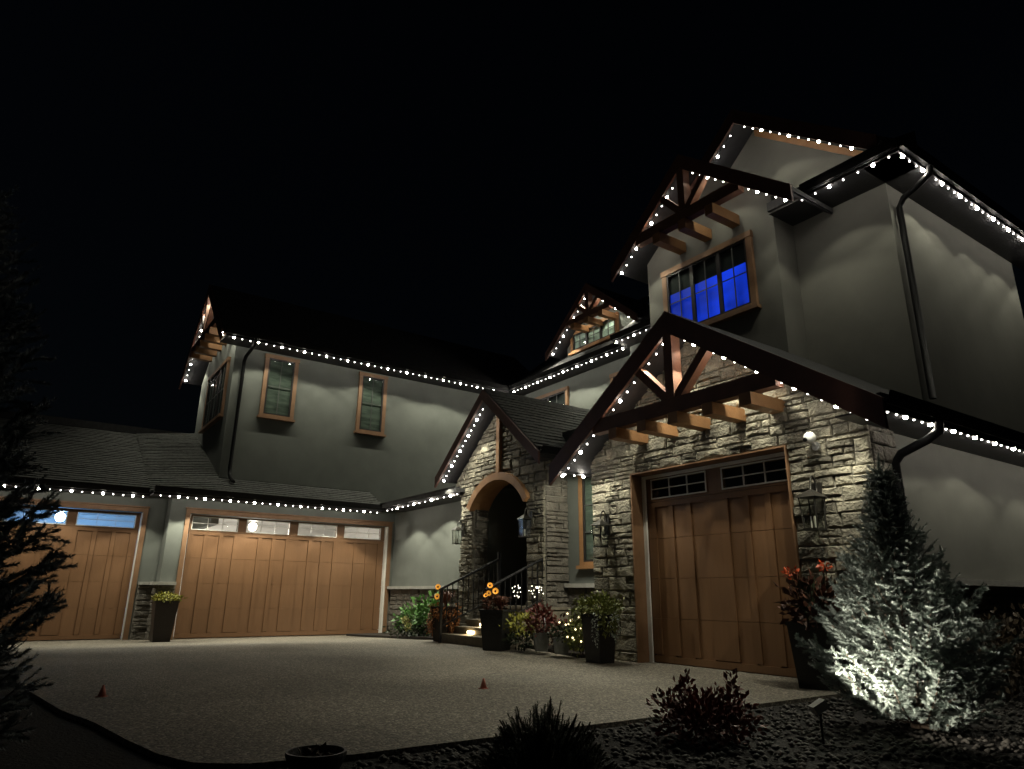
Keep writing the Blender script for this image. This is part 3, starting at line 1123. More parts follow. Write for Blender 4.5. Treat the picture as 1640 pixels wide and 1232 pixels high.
def door_trim(M, u0, u1, z0, z1, tw, proud, depth, white_sides, wh=0.09):
    m1 = MB()
    mbox(m1, M, u0 - tw, u0, 0.001, proud, z0, z1 + tw)
    mbox(m1, M, u1, u1 + tw, 0.001, proud, z0, z1 + tw)
    mbox(m1, M, u0, u1, 0.001, proud - 0.002, z1, z1 + tw)
    mbox(m1, M, u0 - tw - 0.02, u1 + tw + 0.02, 0.001, proud + 0.03, z1 + tw, z1 + tw + 0.03)
    m1.build('door_casing', 'trim_brown', house)
    return m1


door_trim(Sx(XL2), 3.12, 8.18, -0.13, 2.66, 0.10, 0.03, 0.14, True)
door_trim(Sx(XL1), -0.62, 2.19, -0.13, 2.66, 0.10, 0.03, 0.14, True)
# white weather stops in the reveals
MB().box(XL2 - 0.139, XL2 - 0.005, 8.132, 8.179, -0.13, 2.655).build('door_jamb', 'white_trim', house)
MB().box(XL1 - 0.139, XL1 - 0.005, 2.172, 2.189, -0.13, 2.655).build('door_jamb', 'white_trim', house)
# right garage: brown reveal, white stop all round
m = MB()
m.box(DRX0 - 0.001, DRX0 + 0.02, RY - 0.05, RY + 0.17, 0.0, DRZ - 0.001)
m.box(DRX1 - 0.02, DRX1 + 0.001, RY - 0.05, RY + 0.17, 0.0, DRZ - 0.001)
m.box(DRX0 + 0.02, DRX1 - 0.02, RY - 0.05, RY + 0.17, DRZ - 0.022, DRZ - 0.001)
m.build('door_casing', 'trim_brown', house)
m = MB()
m.box(DRX0 + 0.021, DRX0 + 0.085, RY + 0.172, RY + 0.20, 0.0, DRZ - 0.03)
m.box(DRX1 - 0.085, DRX1 - 0.021, RY + 0.172, RY + 0.20, 0.0, DRZ - 0.03)
m.box(DRX0 + 0.085, DRX1 - 0.085, RY + 0.174, RY + 0.20, DRZ - 0.075, DRZ - 0.03)
m.build('door_jamb', 'white_trim', house)


# garage interiors ---------------------------------------------------
def room(x0, x1, y0, y1, z0, z1, mat='garage_wall', face=None):
    t = 0.04
    m1 = MB()
    m1.box(x0, x1, y0, y1, z1, z1 + t)
    m1.box(x0, x1, y0, y1, z0 - t, z0)
    m1.box(x0 - t, x0, y0, y1, z0, z1)
    m1.box(x0, x1, y0 - t, y0, z0, z1)
    m1.box(x0, x1, y1, y1 + t, z0, z1)
    m1.build('garage_interior', mat, house)


room(-22.0, XL2 - 0.26, 3.0, 8.25, -0.1, 2.86)
room(-22.0, XL1 - 0.26, -3.0, 2.5, -0.1, 2.86)
MB().box(-8.2, -4.2, 8.0, 8.05, 0.0, 2.8).build('garage_interior', 'dark_room', house)


def garage_lamp(label, p, mat, energy, color):
    t = thing('ceiling_lamp', label, 'lamp', p, 'garage ceiling lamps')
    MB().lathe([(0.03, 0.0), (0.035, 0.20), (0.06, 0.22), (0.06, 0.25)], 14).build('stem', 'white_plastic', t, world=False, smooth=True)
    MB().lathe([(0.01, -0.20), (0.07, -0.18), (0.105, -0.11), (0.10, -0.04), (0.05, 0.0)], 16).build('globe', mat, t, world=False, smooth=True)
    ld = bpy.data.lights.new('garage_light', 'POINT')
    ld.energy = energy
    ld.color = color
    ld.shadow_soft_size = 0.1
    lo = bpy.data.objects.new('garage_light', ld)
    col.objects.link(lo)
    lo.parent = t
    lo.location = (-0.1, 0, -0.3)


garage_lamp('white globe lamp glaring through the wide door window', (-19.2, 4.95, 2.66), 'lamp_warm', 110, (1.0, 0.9, 0.76))
garage_lamp('bluish globe lamp glaring through the single door window', (-19.6, 0.63, 2.65), 'lamp_blue', 105, (0.22, 0.50, 1.0))


# --- windows --------------------------------------------------------
def window(M, u0, u1, z0, z1, sashes, mu, mv, glassm='glass', behind='curtain_dim', trim='trim_brown', tw=0.10, sill=True, munt='muntin', extra=None, label=None, split=None):
    """outer trim rectangle u0..u1, z0..z1 on a wall at n = 0"""
    wn = bpy.data.objects.new('window', None)
    col.objects.link(wn)
    wn.parent = house
    wn.matrix_parent_inverse = Matrix.Translation(-Vector(LOC[house.name]))
    if label:
        wn['label'] = label
    a, b, c, d = u0 + tw, u1 - tw, z0 + (tw if not sill else 0.06), z1 - tw
    m1 = MB()
    mbox(m1, M, u0, a, 0.001, 0.065, z0, z1 - tw)
    mbox(m1, M, b, u1, 0.001, 0.065, z0, z1 - tw)
    mbox(m1, M, u0 - 0.015, u1 + 0.015, 0.001, 0.075, d, z1)
    m1.build('trim', trim, wn)
    if sill:
        m1 = MB()
        mbox(m1, M, u0 - 0.04, u1 + 0.04, 0.001, 0.12, z0 - 0.06, z0)
        mbox(m1, M, a, b, 0.001, 0.08, z0 + 0.001, c)
        m1.build('sill', trim, wn)
    else:
        m1 = MB()
        mbox(m1, M, a, b, 0.001, 0.065, z0, c)
        m1.build('sill', trim, wn)
    m1 = MB()
    mbox(m1, M, a, b, 0.001, 0.004, c, d)
    m1.build('curtain' if behind.startswith('curtain') else 'backing', behind, wn)
    if extra:
        extra(wn, a, b, c, d)
    fr = 0.04
    sw = (b - a) / sashes
    for k in range(sashes):
        s0, s1 = a + sw * k, a + sw * (k + 1)
        m1 = MB()
        mbox(m1, M, s0, s0 + fr, 0.018, 0.056, c, d)
        mbox(m1, M, s1 - fr, s1, 0.018, 0.056, c, d)
        mbox(m1, M, s0 + fr, s1 - fr, 0.018, 0.056, c, c + fr)
        mbox(m1, M, s0 + fr, s1 - fr, 0.018, 0.056, d - fr, d)
        m1.build('frame', 'window_frame', wn)
        g = (s0 + fr, s1 - fr, c + fr, d - fr)
        m1 = MB()
        for i in range(1, mu):
            x = g[0] + (g[1] - g[0]) * i / mu
            mbox(m1, M, x - 0.009, x + 0.009, 0.030, 0.046, g[2], g[3])
        for j in range(1, mv):
            z = g[2] + (g[3] - g[2]) * j / mv
            mbox(m1, M, g[0], g[1], 0.030, 0.044, z - 0.009, z + 0.009)
        m1.build('muntin', munt, wn)
        for i in range(mu):
            for j in range(mv):
                p = MB()
                mquad(p, M, g[0] + (g[1] - g[0]) * i / mu, g[0] + (g[1] - g[0]) * (i + 1) / mu, 0.036,
                      g[2] + (g[3] - g[2]) * j / mv, g[2] + (g[3] - g[2]) * (j + 1) / mv)
                p.build('pane', glassm, wn)
    return wn


def blind(M, frac0, frac1, mat):
    def fn(wn, a, b, c, d):
        m1 = MB()
        mbox(m1, M, a + 0.01, b - 0.01, 0.010, 0.016, c + (d - c) * frac0, c + (d - c) * frac1)
        m1.build('blind', mat, wn)
    return fn


window(Sx(XU), 4.49, 5.39, 5.33, 7.04, 1, 2, 2)
window(Sx(XU), 7.17, 8.04, 5.29, 7.05, 1, 2, 2)
window(F(3.72), -21.0, -18.6, 5.32, 6.92, 3, 2, 2, behind='curtain_dim')
window(F(TY), -8.50, -6.43, 5.62, 7.03, 3, 2, 2, behind='dark_room', extra=blind(F(TY), 0.0, 0.66, 'window_blue'), munt='muntin', label='triple window glowing deep blue', tw=0.11)
window(F(DY), -15.05, -13.0, 7.86, 8.52, 3, 2, 2, behind='curtain_pale', trim='cedar')
window(F(12.55), -17.1, -15.15, 5.6, 6.86, 2, 2, 2, behind='dark_room')
window(F(12.1), -12.02, -11.0, 5.6, 6.75, 2, 2, 2, behind='dark_room')
window(F(12.55), -13.3, -12.2, 5.6, 6.74, 2, 2, 2, behind='dark_room')
window(F(8.42), -9.86, -8.98, 1.42, 3.12, 1, 1, 3, behind='curtain_dim', trim='cedar')

# ------------------------------------------------------------------ strings of eave lights
bulbs = {}


def uv_ball(r, seg=10, rings=6):
    mb_ = MB()
    prof = [(max(1e-4, r * math.sin(math.pi * i / rings)), -r * math.cos(math.pi * i / rings)) for i in range(rings + 1)]
    mb_.lathe(prof, seg)
    me = bpy.data.meshes.new('bulb')
    me.from_pydata(mb_.v, [], mb_.f)
    me.polygons.foreach_set('use_smooth', [True] * len(me.polygons))
    return me


BS = uv_ball(0.0125)
BS.materials.append(MATS['bulb_soft'])
BB = uv_ball(0.0245)
BB.materials.append(MATS['bulb_bright'])


def spot_data(name, e, ang, blend, color):
    d = bpy.data.lights.new(name, 'SPOT')
    d.energy = e
    d.spot_size = math.radians(ang)
    d.spot_blend = blend
    d.color = color
    d.shadow_soft_size = 0.02
    return d


# the bright bulbs differ a little in output and beam, as the scallops on the walls show
rl = random.Random(77)
SPOTS = {}


def spots(pw):
    if pw not in SPOTS:
        soft = spot_data('eave_downlight', SPOT_W * pw * 0.10, 116, 0.35, (1.0, 0.965, 0.80))
        brt = [spot_data('eave_downlight_bright', SPOT_W * pw * e_, a_, 0.24, (1.0, 0.965, 0.75)) for e_, a_ in ((0.6, 102), (0.85, 98), (1.0, 106), (1.2, 112), (1.5, 108))]
        SPOTS[pw] = (soft, brt)
    return SPOTS[pw]


def light_string(label, a, b, n, first=0, pw=1.0, aim=None):
    a, b = Vector(a), Vector(b)
    t = thing('light_string', label, 'string lights', tuple(a), 'strings of white bulbs along the roof edges')
    m1 = MB()
    m1.tube([a + Vector((0, 0, 0.035)), b + Vector((0, 0, 0.035))], 0.008, 5)
    m1.build('cable', 'cable', t)
    for i in range(n):
        p = a.lerp(b, (i + 0.5) / n)
        bright = (i + first) % 3 == 0
        o_ = link('bulb', BB if bright else BS, t)
        o_.location = p
        lo = bpy.data.objects.new('downlight', rl.choice(spots(pw)[1]) if bright else spots(pw)[0])
        col.objects.link(lo)
        lo.parent = t
        lo.matrix_parent_inverse = Matrix.Translation(-a)
        lo.location = p + Vector((0, 0, -0.04))
        lo.rotation_euler = (rl.gauss(0, 0.07), rl.gauss(0, 0.07), 0)
        if aim:
            lo.rotation_euler = Vector(aim).to_track_quat('-Z', 'Y').to_euler()
    return t


def rake_string(label, y, xc, zap, sl, x0, x1, n, first=0, drop=0.30, pw=1.0):
    f = lambda x: zap - drop - sl * abs(x - xc)
    return light_string(label, (x0, y, f(x0)), (x1, y, f(x1)), n, first, pw)


light_string('straight row of white bulbs above the single garage door with blue windows', (-17.62, -1.6, ZL), (-17.62, 2.16, ZL), 19, 1, pw=1.2)
light_string('straight row of white bulbs above the wide garage door', (-17.15, 2.26, ZL), (-17.15, 7.66, ZL), 29, 1, pw=1.7)
light_string('short row of white bulbs from the wide garage door to the arched entry', (-16.95, 7.70, 2.98), (-13.06, 7.70, 3.02), 13, 1, pw=2.0)
light_string('long row of white bulbs along the upper eave over two narrow windows', (-17.48, 3.4, ZU), (-17.48, 11.9, ZU), 42, 0, pw=0.78)
light_string('row of white bulbs under the dormer eave behind the arched entry', (-17.3, 11.98, ZU), (-12.14, 11.98, ZU), 25, 0)
light_string('short row of white bulbs where the dormer eave meets the tall tower', (-12.1, 11.53, ZU), (-9.2, 11.53, ZU), 14, 0)
light_string('row of white bulbs along the front eave right of the tower gable', (-5.5, 9.42, ZU), (-3.86, 9.42, ZU), 7, 1, pw=0.28)
light_string('row of white bulbs along the highest side eave of the house', (-3.85, 9.46, ZU), (-3.85, 15.3, ZU), 29, 0, pw=0.36)
light_string('row of white bulbs along the low side eave behind the lit spruce', (-3.42, 6.98, 2.74), (-3.42, 14.0, 2.74), 39, 1, pw=0.22)
rake_string('slanted row of white bulbs up the left slope of the stone garage gable', 6.95, RXC, RAP, RSL, -8.66, -6.2, 16, 0, 0.33, pw=1.75)
rake_string('slanted row of white bulbs down the right slope of the stone garage gable', 6.95, RXC, RAP, RSL, -5.98, -3.5, 16, 2, 0.33, pw=1.75)
rake_string('slanted row of white bulbs up the left slope of the tower gable', 8.94, TXC, TAP, TSL, -9.15, -7.42, 12, 0, pw=1.2)
rake_string('slanted row of white bulbs down the right slope of the tower gable', 8.94, TXC, TAP, TSL, -7.22, -5.3, 12, 1, pw=0.5)
rake_string('slanted row of white bulbs up the left slope of the highest gable', 9.53, MXC, MAP, MSL, -7.4, -6.6, 5, 1, pw=0.5)
rake_string('slanted row of white bulbs down the right slope of the highest gable', 9.53, MXC, MAP, MSL, -6.45, -4.45, 12, 1, pw=0.5)
rake_string('slanted row of white bulbs up the arched entry gable', 7.48, PXC, PAP, PSL, -13.5, -11.82, 15, 0, 0.25)
rake_string('slanted row of white bulbs up the left slope of the small dormer', 12.16, DXC, DAP, DSL, -15.5, -13.8, 10, 0, 0.26)
rake_string('slanted row of white bulbs down the right slope of the small dormer', 12.16, DXC, DAP, DSL, -13.55, -11.9, 10, 1, 0.26)
rake_string('slanted row of white bulbs up the left slope of the far left gable', 3.28, -20.1, 9.47, 0.83, -22.6, -20.2, 15, 0)
rake_string('slanted row of white bulbs down the right slope of the far left gable', 3.28, -20.1, 9.47, 0.83, -19.95, -17.6, 14, 0)
light_string('group of three white bulbs beside the slim window left of the stone garage', (-8.72, 7.02, 2.80), (-8.72, 7.60, 2.80), 3, 1, pw=2.6, aim=(-0.62, 0.42, -0.66))


# ------------------------------------------------------------------ lanterns, camera
def lantern(M, u, z, s, label):
    """u, z: centre of the lantern body"""
    t = thing('wall_lantern', label, 'lantern', M(u, 0.06, z - 0.2 * s), 'wall lanterns beside the doors')
    c = 0.20
    m1 = MB()
    mbox(m1, M, u - 0.055 * s, u + 0.055 * s, 0.05, 0.075, z - 0.02 * s, z + 0.3 * s)
    m1.build('backplate', 'lantern_metal', t)
    arc = [M(u, 0.075 + (c - 0.075) * (1 - math.cos(k / 8 * math.pi)) / 2, z + 0.2 * s + 0.17 * s * math.sin(k / 8 * math.pi)) for k in range(9)]
    MB().tube(arc, 0.010 * s, 7).build('arm', 'lantern_metal', t, smooth=True)
    hb, ht, wb, wt = -0.2 * s, 0.13 * s, 0.075 * s, 0.095 * s
    m1 = MB()
    for su in (-1, 1):
        for sn in (-1, 1):
            m1.tube([M(u + su * wb, c + sn * wb, z + hb), M(u + su * wt, c + sn * wt, z + ht)], 0.009 * s, 4)
    m1.build('cage', 'lantern_metal', t)
    m1 = MB()
    mbox(m1, M, u - wb - 0.012, u + wb + 0.012, c - wb - 0.012, c + wb + 0.012, z + hb - 0.02 * s, z + hb)
    m1.build('base', 'lantern_metal', t)
    m1 = MB()
    q = wt + 0.03 * s
    top_ = M(u, c, z + ht + 0.10 * s)
    ring = [M(u - q, c - q, z + ht), M(u + q, c - q, z + ht), M(u + q, c + q, z + ht), M(u - q, c + q, z + ht)]
    ring2 = [M(u - 0.02, c - 0.02, z + ht + 0.085 * s), M(u + 0.02, c - 0.02, z + ht + 0.085 * s), M(u + 0.02, c + 0.02, z + ht + 0.085 * s), M(u - 0.02, c + 0.02, z + ht + 0.085 * s)]
    m1.add(ring + ring2, [(0, 1, 5, 4), (1, 2, 6, 5), (2, 3, 7, 6), (3, 0, 4, 7), (3, 2, 1, 0), (4, 5, 6, 7)])
    m1.build('cap', 'lantern_metal', t)
    for k in range(4):
        p = [(-1, -1), (1, -1), (1, 1), (-1, 1)]
        a_, b_ = p[k], p[(k + 1) % 4]
        MB().add([M(u + a_[0] * wb * .96, c + a_[1] * wb * .96, z + hb), M(u + b_[0] * wb * .96, c + b_[1] * wb * .96, z + hb),
                  M(u + b_[0] * wt * .96, c + b_[1] * wt * .96, z + ht), M(u + a_[0] * wt * .96, c + a_[1] * wt * .96, z + ht)], [(0, 1, 2, 3)]).build('pane', 'glass_lantern', t)
    for du in (-0.025, 0.0, 0.025):
        b0 = M(u + du, c + abs(du) - 0.01, z + hb)
        MB().tube([b0, (b0[0], b0[1], b0[2] + 0.13 * s)], 0.008, 6).build('candle', 'candle', t)
    return t


lantern(F(PY), -13.1, 2.12, 0.85, 'dark lantern hung on the left stone pier of the arched entry')
lantern(F(PY), -10.62, 2.14, 0.95, 'dark lantern hung on the right stone pier of the arched entry')
lantern(F(RY), -8.1, 1.82, 0.95, 'dark lantern between the slim window and the stone garage door')
lantern(F(RY), -4.52, 1.86, 1.05, 'dark lantern right of the stone garage door above the orange flowers')

t = thing('security_camera', 'white round security camera on the stone wall by the garage door corner', 'camera', (-4.47, RY - 0.05, 2.62))
MB().tube([(-4.47, RY - 0.04, 2.60), (-4.47, RY - 0.075, 2.60)], 0.05, 14).build('base', 'white_plastic', t)
MB().tube([(-4.47, RY - 0.07, 2.61), (-4.47, RY - 0.13, 2.66)], 0.018, 8).build('arm', 'white_plastic', t)
m = MB()
m.lathe([(0.001, -0.072), (0.03, -0.066), (0.055, -0.045), (0.07, -0.015), (0.07, 0.015), (0.055, 0.045), (0.03, 0.066), (0.001, 0.072)], 16, (-4.47, RY - 0.17, 2.69))
m.build('head', 'white_plastic', t, smooth=True)
MB().tube([(-4.49, RY - 0.225, 2.665), (-4.492, RY - 0.243, 2.658)], 0.026, 12).build('lens', 'lens_black', t)

# ------------------------------------------------------------------ entry steps and railings
st = thing('entry_steps', 'stone steps with two small lit lamps leading up into the arched entry', 'steps', (-11.2, 7.0, 0.03))
SX0, SX1 = -12.0, -10.15
for i in range(5):
    y0 = 6.72 + i * 0.28
    z1 = 0.20 + i * 0.125
    mstep = MB()
    mstep.box(SX0, SX1, y0 + 0.02, y0 + 0.28 if i < 4 else 10.9, (zg(-11, 7) - 0.02) if i == 0 else 0.0, z1 - 0.045)
    so = mstep.build('step', 'step_stone', st)
    MB().box(SX0 - 0.02, SX1 + 0.02, y0 - 0.015, y0 + 0.30 if i < 4 else 10.9, z1 - 0.045, z1).build('tread', 'step_stone', so)
for (x, i) in ((-11.34, 0), (-11.36, 1)):
    y0 = 6.72 + i * 0.28
    z1 = 0.20 + i * 0.125
    MB().box(x - 0.085, x + 0.085, y0 + 0.245, y0 + 0.292, z1 + 0.02, z1 + 0.062).build('step_light', 'step_lens', st)
    ld = bpy.data.lights.new('step_glow', 'SPOT')
    ld.energy = 2.2
    ld.color = (1.0, 0.78, 0.45)
    ld.spot_size = math.radians(150)
    ld.shadow_soft_size = 0.03
    lo = bpy.data.objects.new('step_glow', ld)
    col.objects.link(lo)
    lo.parent = st
    lo.matrix_parent_inverse = Matrix.Translation(-Vector(LOC[st.name]))
    lo.location = (x, y0 + 0.22, z1 + 0.06)
    lo.rotation_euler = (math.radians(-35), 0, 0)


def railing(x, label, y0=6.66, y1=7.95):
    zr = lambda y: 0.20 + max(0.0, (y - 6.72)) / 0.28 * 0.125
    t_ = thing('stair_railing', label, 'railing', (x, y0, zr(y0)), 'black railings on the entry steps')
    MB().box(x - 0.022, x + 0.022, y0 - 0.022, y0 + 0.022, zg(x, y0) , zr(y0) + 0.80).build('newel_post', 'black_metal', t_)
    MB().box(x - 0.03, x + 0.03, y1 - 0.03, y1 + 0.03, zr(y1) - 0.1, zr(y1) + 0.98).build('newel_post', 'black_metal', t_)
    MB().tube([(x, y0 - 0.05, zr(y0) + 0.78), (x, y1, zr(y1) + 0.84)], 0.024, 6).build('handrail', 'black_metal', t_)
    MB().tube([(x, y0, zr(y0) + 0.12), (x, y1, zr(y1) + 0.14)], 0.014, 4).build('lower_rail', 'black_metal', t_)
    nb = 11
    for k in range(1, nb):
        y = y0 + (y1 - y0) * k / nb
        zt = zr(y0) + 0.78 + (zr(y1) + 0.84 - zr(y0) - 0.78) * k / nb
        zb = zr(y0) + 0.12 + (zr(y1) + 0.14 - zr(y0) - 0.12) * k / nb
        MB().box(x - 0.008, x + 0.008, y - 0.008, y + 0.008, zb, zt).build('baluster', 'black_metal', t_)


railing(-11.88, 'black stair railing beside the pot with bronze grass and two amber blooms')
railing(-10.28, 'black stair railing beside the right stone pier of the entry')


# ------------------------------------------------------------------ plants
def leaf_cloud(seed, n, c, rad, size, up=0.3, shell=0.55, squash=0.0, lo=None):
    """n folded leaves spread through an ellipsoid; returns verts, quad faces"""
    g = np.random.default_rng(seed)
    d = g.normal(size=(n, 3))
    d /= np.linalg.norm(d, axis=1)[:, None]
    rr_ = (shell + (1 - shell) * g.random(n)) ** 0.8
    lump = 1 + 0.22 * np.sin(d[:, 0] * 5 + seed) * np.cos(d[:, 1] * 4 + 2 * seed) + 0.12 * g.normal(size=n)
    p = np.asarray(c) + d * np.asarray(rad) * (rr_ * lump)[:, None]
    if lo is not None:
        p[:, 2] = np.maximum(p[:, 2], lo + 0.03 * g.random(n))
    out = d + g.normal(size=(n, 3)) * 0.6 + np.array((0, 0, up))
    out /= np.linalg.norm(out, axis=1)[:, None]
    sd = np.cross(out, g.normal(size=(n, 3)))
    sd /= np.linalg.norm(sd, axis=1)[:, None]
    nn = np.cross(out, sd)
    L = (size * (0.6 + 0.8 * g.random(n)))[:, None]
    W = L * 0.28
    a = p
    m_ = p + out * L * 0.5 + nn * L * 0.06
    tip = p + out * L - nn * L * 0.10
    v = np.stack([a, m_ + sd * W, tip, m_ - sd * W], 1).reshape(-1, 3)
    f = np.arange(4 * n).reshape(-1, 4)
    return v, f


def leaves(parent, name, mat, clouds):
    V, Fc, o_ = [], [], 0
    for cl in clouds:
        v, f = cl
        V.append(v)
        Fc.append(f + o_)
        o_ += len(v)
    return np_mesh(name, np.concatenate(V), np.concatenate(Fc), mat, parent)


def blades(seed, n, c, h, spread, wid, droop=0.5):
    """grassy arching blades"""
    g = np.random.default_rng(seed)
    V, Fc = [], []
    for i in range(n):
        a = g.random() * 6.283
        s = spread * (0.25 + 0.75 * g.random())
        hh = h * (0.6 + 0.4 * g.random())
        dr = np.array((math.cos(a), math.sin(a), 0))
        sd = np.array((-math.sin(a), math.cos(a), 0)) * wid
        o_ = len(V)
        for k in range(5):
            t_ = k / 4
            p = np.asarray(c) + dr * s * t_ ** 1.5 + np.array((0, 0, hh * (t_ - droop * t_ ** 3)))
            ww = sd * (1 - t_) * (0.4 + 1.2 * t_ * (1 - t_) + 0.6)
            V += [p - ww, p + ww]
        for k in range(4):
            Fc.append((o_ + 2 * k, o_ + 2 * k + 1, o_ + 2 * k + 3, o_ + 2 * k + 2))
    return np.array(V), np.array(Fc)


def stems(parent, seed, n, c, rad, h, r=0.006, mat='bark', name='stem'):
    g = random.Random(seed)
    m1 = MB()
    for i in range(n):
        a = g.random() * 6.283
        q = g.random() ** 0.5
        x, y = math.cos(a) * rad * q, math.sin(a) * rad * q
        m1.tube([(c[0] + x * .15, c[1] + y * .15, c[2]), (c[0] + x * .6, c[1] + y * .6, c[2] + h * .5), (c[0] + x, c[1] + y, c[2] + h * g.uniform(.8, 1))], [r, r * .8, r * .4], 5)
    return m1.build(name, mat, parent, world=False)


def square_pot(t_, h, wb, wt, mat):
    m1 = MB()
    q = 0.025
    vs = []
    for (w_, z_) in ((wb, 0), (wt, h), (wt + 0.012, h), (wt + 0.012, h + 0.035), (wt - q, h + 0.035), (wt - q, h - 0.05)):
        vs += [(-w_, -w_, z_), (w_, -w_, z_), (w_, w_, z_), (-w_, w_, z_)]
    fs = [(3, 2, 1, 0)]
    for k in range(5):
        for i in range(4):
            a, b = 4 * k + i, 4 * k + (i + 1) % 4
            fs.append((a, b, b + 4, a + 4))
    m1.add(vs, fs)
    p_ = m1.build('pot', mat, t_, world=False)
    MB().box(-wt + q, wt - q, -wt + q, wt - q, h - 0.07, h - 0.03).build('soil', 'soil', t_, world=False)
    return p_


def glow_flower(t_, p, base, s):
    s *= 0.68
    """solar flower stake: stem, ring of petals, core"""
    MB().tube([base, (0.5 * (base[0] + p[0]), 0.5 * (base[1] + p[1]), base[2] + 0.6 * (p[2] - base[2])), p], 0.005, 5).build('stem', 'leaf_dark', t_, world=False)
    # the bloom faces the drive
    D = Vector((0.75 + rnd.gauss(0, .35), -0.6 + rnd.gauss(0, .35), 0.15 + rnd.gauss(0, .3))).normalized()
    U = D.cross(Vector((0, 0, 1))).normalized()
    W_ = U.cross(D)
    P = Vector(p)
    m1 = MB()
    for k in range(12):
        a = 6.283 * k / 12
        r_dir = U * math.cos(a) + W_ * math.sin(a)
        td = U * -math.sin(a) + W_ * math.cos(a)
        m1.add([P + r_dir * s * .3 - td * s * .1, P + r_dir * s * .3 + td * s * .1, P + r_dir * s * .75 + td * s * .2 + D * s * .22, P + r_dir * s + D * s * .3, P + r_dir * s * .75 - td * s * .2 + D * s * .22], [(0, 1, 2, 3, 4)])
    m1.build('petal', 'flower_amber', t_, world=False)
    m1 = MB()
    m1.lathe([(s * .34 * math.sin(math.pi * i / 5) + 1e-4, -s * .34 * math.cos(math.pi * i / 5)) for i in range(6)], 10, tuple(P + D * s * .16))
    m1.build('bloom_core', 'leaf_bronze', t_, world=False, smooth=True)


def place(name, label, cat, x, y, rz=0.0, group=None, dz=0.0):
    t_ = bpy.data.objects.new(name, None)
    col.objects.link(t_)
    t_.location = (x, y, zg(x, y) + dz)
    t_.rotation_euler = (0, 0, rz)
    t_['label'] = label
    t_['category'] = cat
    if group:
        t_['group'] = group
    return t_


GP_ = 'planters along the drive'
# tall pots flanking the steps
t = place('potted_grass', 'brown square pot with bronze grass and rust trailing leaves beside the steps', 'planter', -12.22, 6.95, 0.5, GP_)
square_pot(t, 0.60, 0.155, 0.20, 'pot_brown')
np_mesh('grass_blades', *blades(1, 130, (0, 0, 0.6), 0.62, 0.42, 0.009), 'blade', t)
leaves(t, 'trailing_leaves', 'leaf_rust', [leaf_cloud(5, 300, (0.21, -0.05, 0.40), (0.07, 0.16, 0.27), 0.06, -0.8), leaf_cloud(6, 300, (-0.2, -0.1, 0.40), (0.07, 0.16, 0.28), 0.06, -0.8),
                                           leaf_cloud(16, 160, (0.02, -0.21, 0.53), (0.18, 0.06, 0.1), 0.06, -0.6)])
tf = place('solar_flower_light', 'pair of glowing amber flower lights in the pot left of the steps', 'garden light', -12.30, 6.84)
glow_flower(tf, (-0.06, 0, 1.0), (0, 0.05, 0.55), 0.085)
glow_flower(tf, (0.02, -0.05, 0.82), (0, 0.05, 0.55), 0.09)

t = place('potted_grass', 'black square pot with spiky grass in front of the lit steps', 'planter', -10.08, 6.72, 0.5, GP_)
square_pot(t, 0.60, 0.165, 0.215, 'pot_black')
np_mesh('grass_blades', *blades(2, 110, (0.06, 0, 0.6), 0.5, 0.40, 0.008), 'blade', t)
leaves(t, 'foliage', 'leaf_bronze', [leaf_cloud(8, 220, (-0.05, 0, 0.70), (0.2, 0.2, 0.12), 0.07, 0.5)])
tf = place('solar_flower_light', 'cluster of four glowing amber flower lights in the black pot by the lit steps', 'garden light', -10.14, 6.60)
for q, s in (((-0.02, 0.02, 1.02), .08), ((0.18, 0.0, 0.93), .085), ((-0.04, -0.04, 0.86), .075), ((0.08, -0.06, 0.9), .07)):
    glow_flower(tf, q, (0.05, 0.08, 0.55), s)

t = place('potted_creeper', 'large black tapered pot with lime green creeper left of the stone garage door', 'planter', -7.83, 6.98, 0.05, GP_)
square_pot(t, 0.62, 0.14, 0.18, 'pot_black')
leaves(t, 'foliage', 'leaf_lime', [leaf_cloud(11, 1500, (0, 0, 0.74), (0.32, 0.32, 0.17), 0.05, 0.4, 0.4), leaf_cloud(12, 260, (0.3, -0.1, 0.58), (0.1, 0.15, 0.2), 0.045, -0.7), leaf_cloud(13, 200, (-0.26, -0.15, 0.62), (0.1, 0.12, 0.13), 0.045, -0.6)])
leaves(t, 'trailing_leaves', 'curtain_pale', [leaf_cloud(14, 90, (0.18, -0.26, 0.47), (0.06, 0.04, 0.22), 0.03, -0.8), leaf_cloud(15, 110, (0.36, -0.05, 0.5), (0.06, 0.1, 0.2), 0.03, -0.8)])

t = place('potted_plant', 'dark tapered pot with yellow green top on the pier between the left garage doors', 'planter', -17.15, 2.78, 0.0, GP_)
square_pot(t, 0.80, 0.17, 0.23, 'pot_brown')
leaves(t, 'foliage', 'leaf_yellow', [leaf_cloud(18, 520, (0, 0, 0.88), (0.28, 0.28, 0.09), 0.06, 0.3)])

